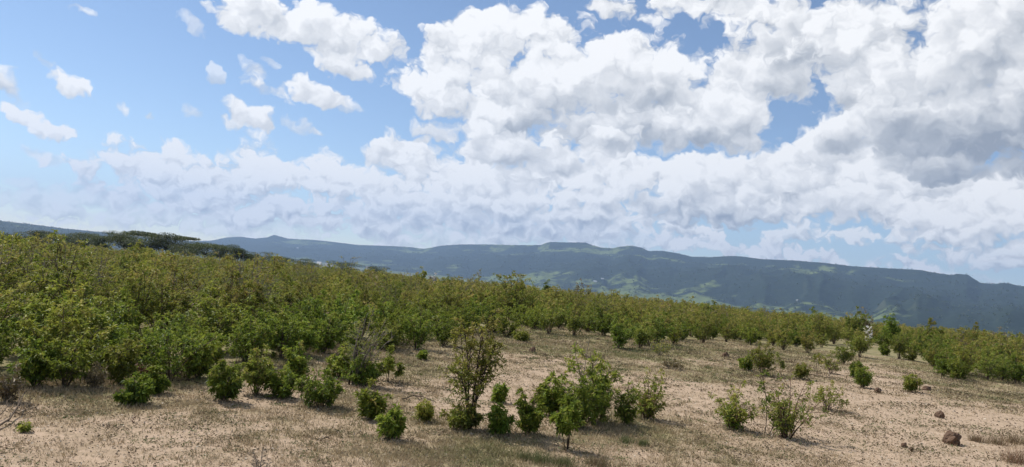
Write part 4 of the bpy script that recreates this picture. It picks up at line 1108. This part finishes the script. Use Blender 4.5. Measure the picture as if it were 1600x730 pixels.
# ---------------------------------------------------------------- white sheds on the rim and farmhouses on the far slope
def plain(name, c, rough=.7):
    m, k, out = material(name)
    tc = k.new('ShaderNodeTexCoord')
    n = k.noise(tc.outputs['Object'], 1.5, 4, .6)
    principled(k, out, k.mix(n, rgb(*[v * .85 for v in c]), rgb(*c)), rough, .3)
    return m
WHITE = plain('white_wall', (.62, .62, .60)); TIN = plain('tin_roof', (.56, .58, .60), .5); DARK = plain('door_paint', (.08, .09, .10))
def house(x, y, z, w, dp, h, rz, name, label, group):
    root = empty(name, (x, y, z), rz); tag(root, label, 'building', group)
    def part(nm, V, F, mat):
        me = bpy.data.meshes.new(nm); me.from_pydata(V, [], F); me.materials.append(mat); return obj(nm, me, root)
    a, b = w / 2, dp / 2; rg = h * 1.35
    part('wall', [(-a, -b, -2), (a, -b, -2), (a, b, -2), (-a, b, -2), (-a, -b, h), (a, -b, h), (a, b, h), (-a, b, h), (-a, 0, rg), (a, 0, rg)],
         [(0, 1, 5, 4), (2, 3, 7, 6), (1, 2, 6, 9, 5), (3, 0, 4, 8, 7)], WHITE)
    o = .06 * w; t = .03 * h + .05
    part('roof', [(-a - o, -b - o, h - .12 * h), (a + o, -b - o, h - .12 * h), (a + o, 0, rg + t), (-a - o, 0, rg + t), (-a - o, b + o, h - .12 * h), (a + o, b + o, h - .12 * h),
                  (-a - o, -b - o, h - .12 * h + t), (a + o, -b - o, h - .12 * h + t), (a + o, 0, rg + 2 * t), (-a - o, 0, rg + 2 * t), (-a - o, b + o, h - .12 * h + t), (a + o, b + o, h - .12 * h + t)],
         [(0, 1, 2, 3), (3, 2, 5, 4), (6, 9, 8, 7), (9, 10, 11, 8), (0, 6, 7, 1), (4, 5, 11, 10), (0, 3, 9, 6), (3, 4, 10, 9), (1, 7, 8, 2), (2, 8, 11, 5)], TIN)
    dw = .1 * w
    part('door', [(-dw, -b - .03, 0), (dw, -b - .03, 0), (dw, -b - .03, h * .7), (-dw, -b - .03, h * .7)], [(0, 1, 2, 3)], DARK)
for i, (px, top, w, lb) in enumerate([(499, 409, 12, 'white shed leftmost of the three in a row on the rim'), (511, 411, 9, 'white shed in the middle of the three on the rim'), (521, 412, 10, 'white shed rightmost of the three in a row on the rim'), (575, 416, 10, 'single white shed right of the low spreading rim tree')]):
    d = ray(px, top); hyp = math.hypot(d.x, d.y); r = 300.0
    x, y = d.x / hyp * r, d.y / hyp * r; z = float(ground_z(x, y)); H = EYE + r * d.z / hyp - z
    house(x, y, z, w * .5 * r / FPX, w * r / FPX * .6, H / 1.45, .2 * i, 'white_shed', lb, 'white sheds on the rim')
def on_slope(px, py):
    qx, qy = project(MX, MY, MZ)
    d2 = (qx - px) ** 2 + (qy - py) ** 2 + (np.hypot(MX, MY) / 4000) ** 2
    d2 = np.where(MT > 1, 1e9, d2)
    i = np.unravel_index(np.argmin(d2), d2.shape)
    return MX[i], MY[i], MZ[i]
for i, (px, py, w, lb) in enumerate([(931, 440, 5, 'white farmhouse at the foot of the slope above the reddish-brown bush'), (941, 437, 4, 'smaller white farmhouse just right of the slope-foot one'), (464, 388, 3, 'tiny white house high on the far left slope'),
                                     (1247, 470, 5, 'pale long shed on the valley fields above the vase-shaped shrub'), (1552, 425, 3, 'tiny pale house high on the right slope'), (793, 433, 4, 'white house on the valley floor left of the sandy lane')]):
    x, y, z = on_slope(px, py); r = math.hypot(x, y)
    house(x, y, z, w * r / FPX, w * r / FPX * .5, w * r / FPX * .3, .3 * i - .5, 'farmhouse', lb, 'farmhouses across the valley')
# woodland dots on the slopes and the valley floor
def build_far_woods():
    rg = np.random.default_rng(9)
    m = 5200
    i = rg.integers(0, MX.shape[0] - 10, m); j = rg.integers(0, MX.shape[1], m)
    crest = rg.random(m) < .22
    i[crest] = 93 + rg.integers(0, 3, crest.sum())
    C = np.stack([MX[i, j], MY[i, j], MZ[i, j]], -1) + rg.normal(size=(m, 3)) * np.array([18, 18, 0])
    S = rg.uniform(4, 9, m) * np.where(crest, .55, 1.0)
    # valley floor groves
    q = 1600
    R = rg.uniform(1400, 6000, q); A = rg.uniform(-.7, .7, q); keep = fbm(A * 14, R / 700, 8, 3) > .5
    X = (R * np.sin(A))[keep]; Y = (R * np.cos(A))[keep]
    C = np.vstack([C, np.stack([X, Y, ground_z(X, Y, False)], -1)]); S = np.append(S, rg.uniform(3, 7, keep.sum()))
    n = len(C); lv = 14
    e = unit(rg.normal(size=(n, lv, 3))) * rg.random((n, lv, 1)) ** .4
    P = (C[:, None] + np.array([0, 0, .7]) * S[:, None, None] + e * S[:, None, None] * np.array([1.2, 1.2, .8])).reshape(-1, 3)
    ln = np.repeat(S, lv) * 1.1
    V, F = leaf_arrays(P, rg.normal(size=(len(P), 3)), ln, ln * .8, rg)
    tag(obj('far_woodland', leaf_mesh(V, F, np.repeat(np.clip(rg.normal(.3, .15, len(P)), 0, 1), 2), LEAF_TREE)), 'far woodland dotted over the valley and slopes', 'woodland', kind='stuff')
build_far_woods()

# ---------------------------------------------------------------- the air over the valley
def build_haze():
    s = 15990.0; z0, z1 = -130.0, 1000.0
    V = [(x, y, z) for z in (z0, z1) for y in (-s, s) for x in (-s, s)]
    F = [(0, 2, 3, 1), (4, 5, 7, 6), (0, 1, 5, 4), (2, 6, 7, 3), (0, 4, 6, 2), (1, 3, 7, 5)]
    me = bpy.data.meshes.new('haze'); me.from_pydata(V, [], F)
    m, k, out = material('valley_haze')
    v = k.new('ShaderNodeVolumePrincipled')
    v.inputs['Color'].default_value = rgb(.46, .66, 1.0)
    v.inputs['Density'].default_value = 6.0e-5
    v.inputs['Anisotropy'].default_value = .25
    k.nt.links.new(v.outputs[0], out.inputs['Volume'])
    me.materials.append(m)
    tag(obj('haze', me), kind='stuff')
build_haze()
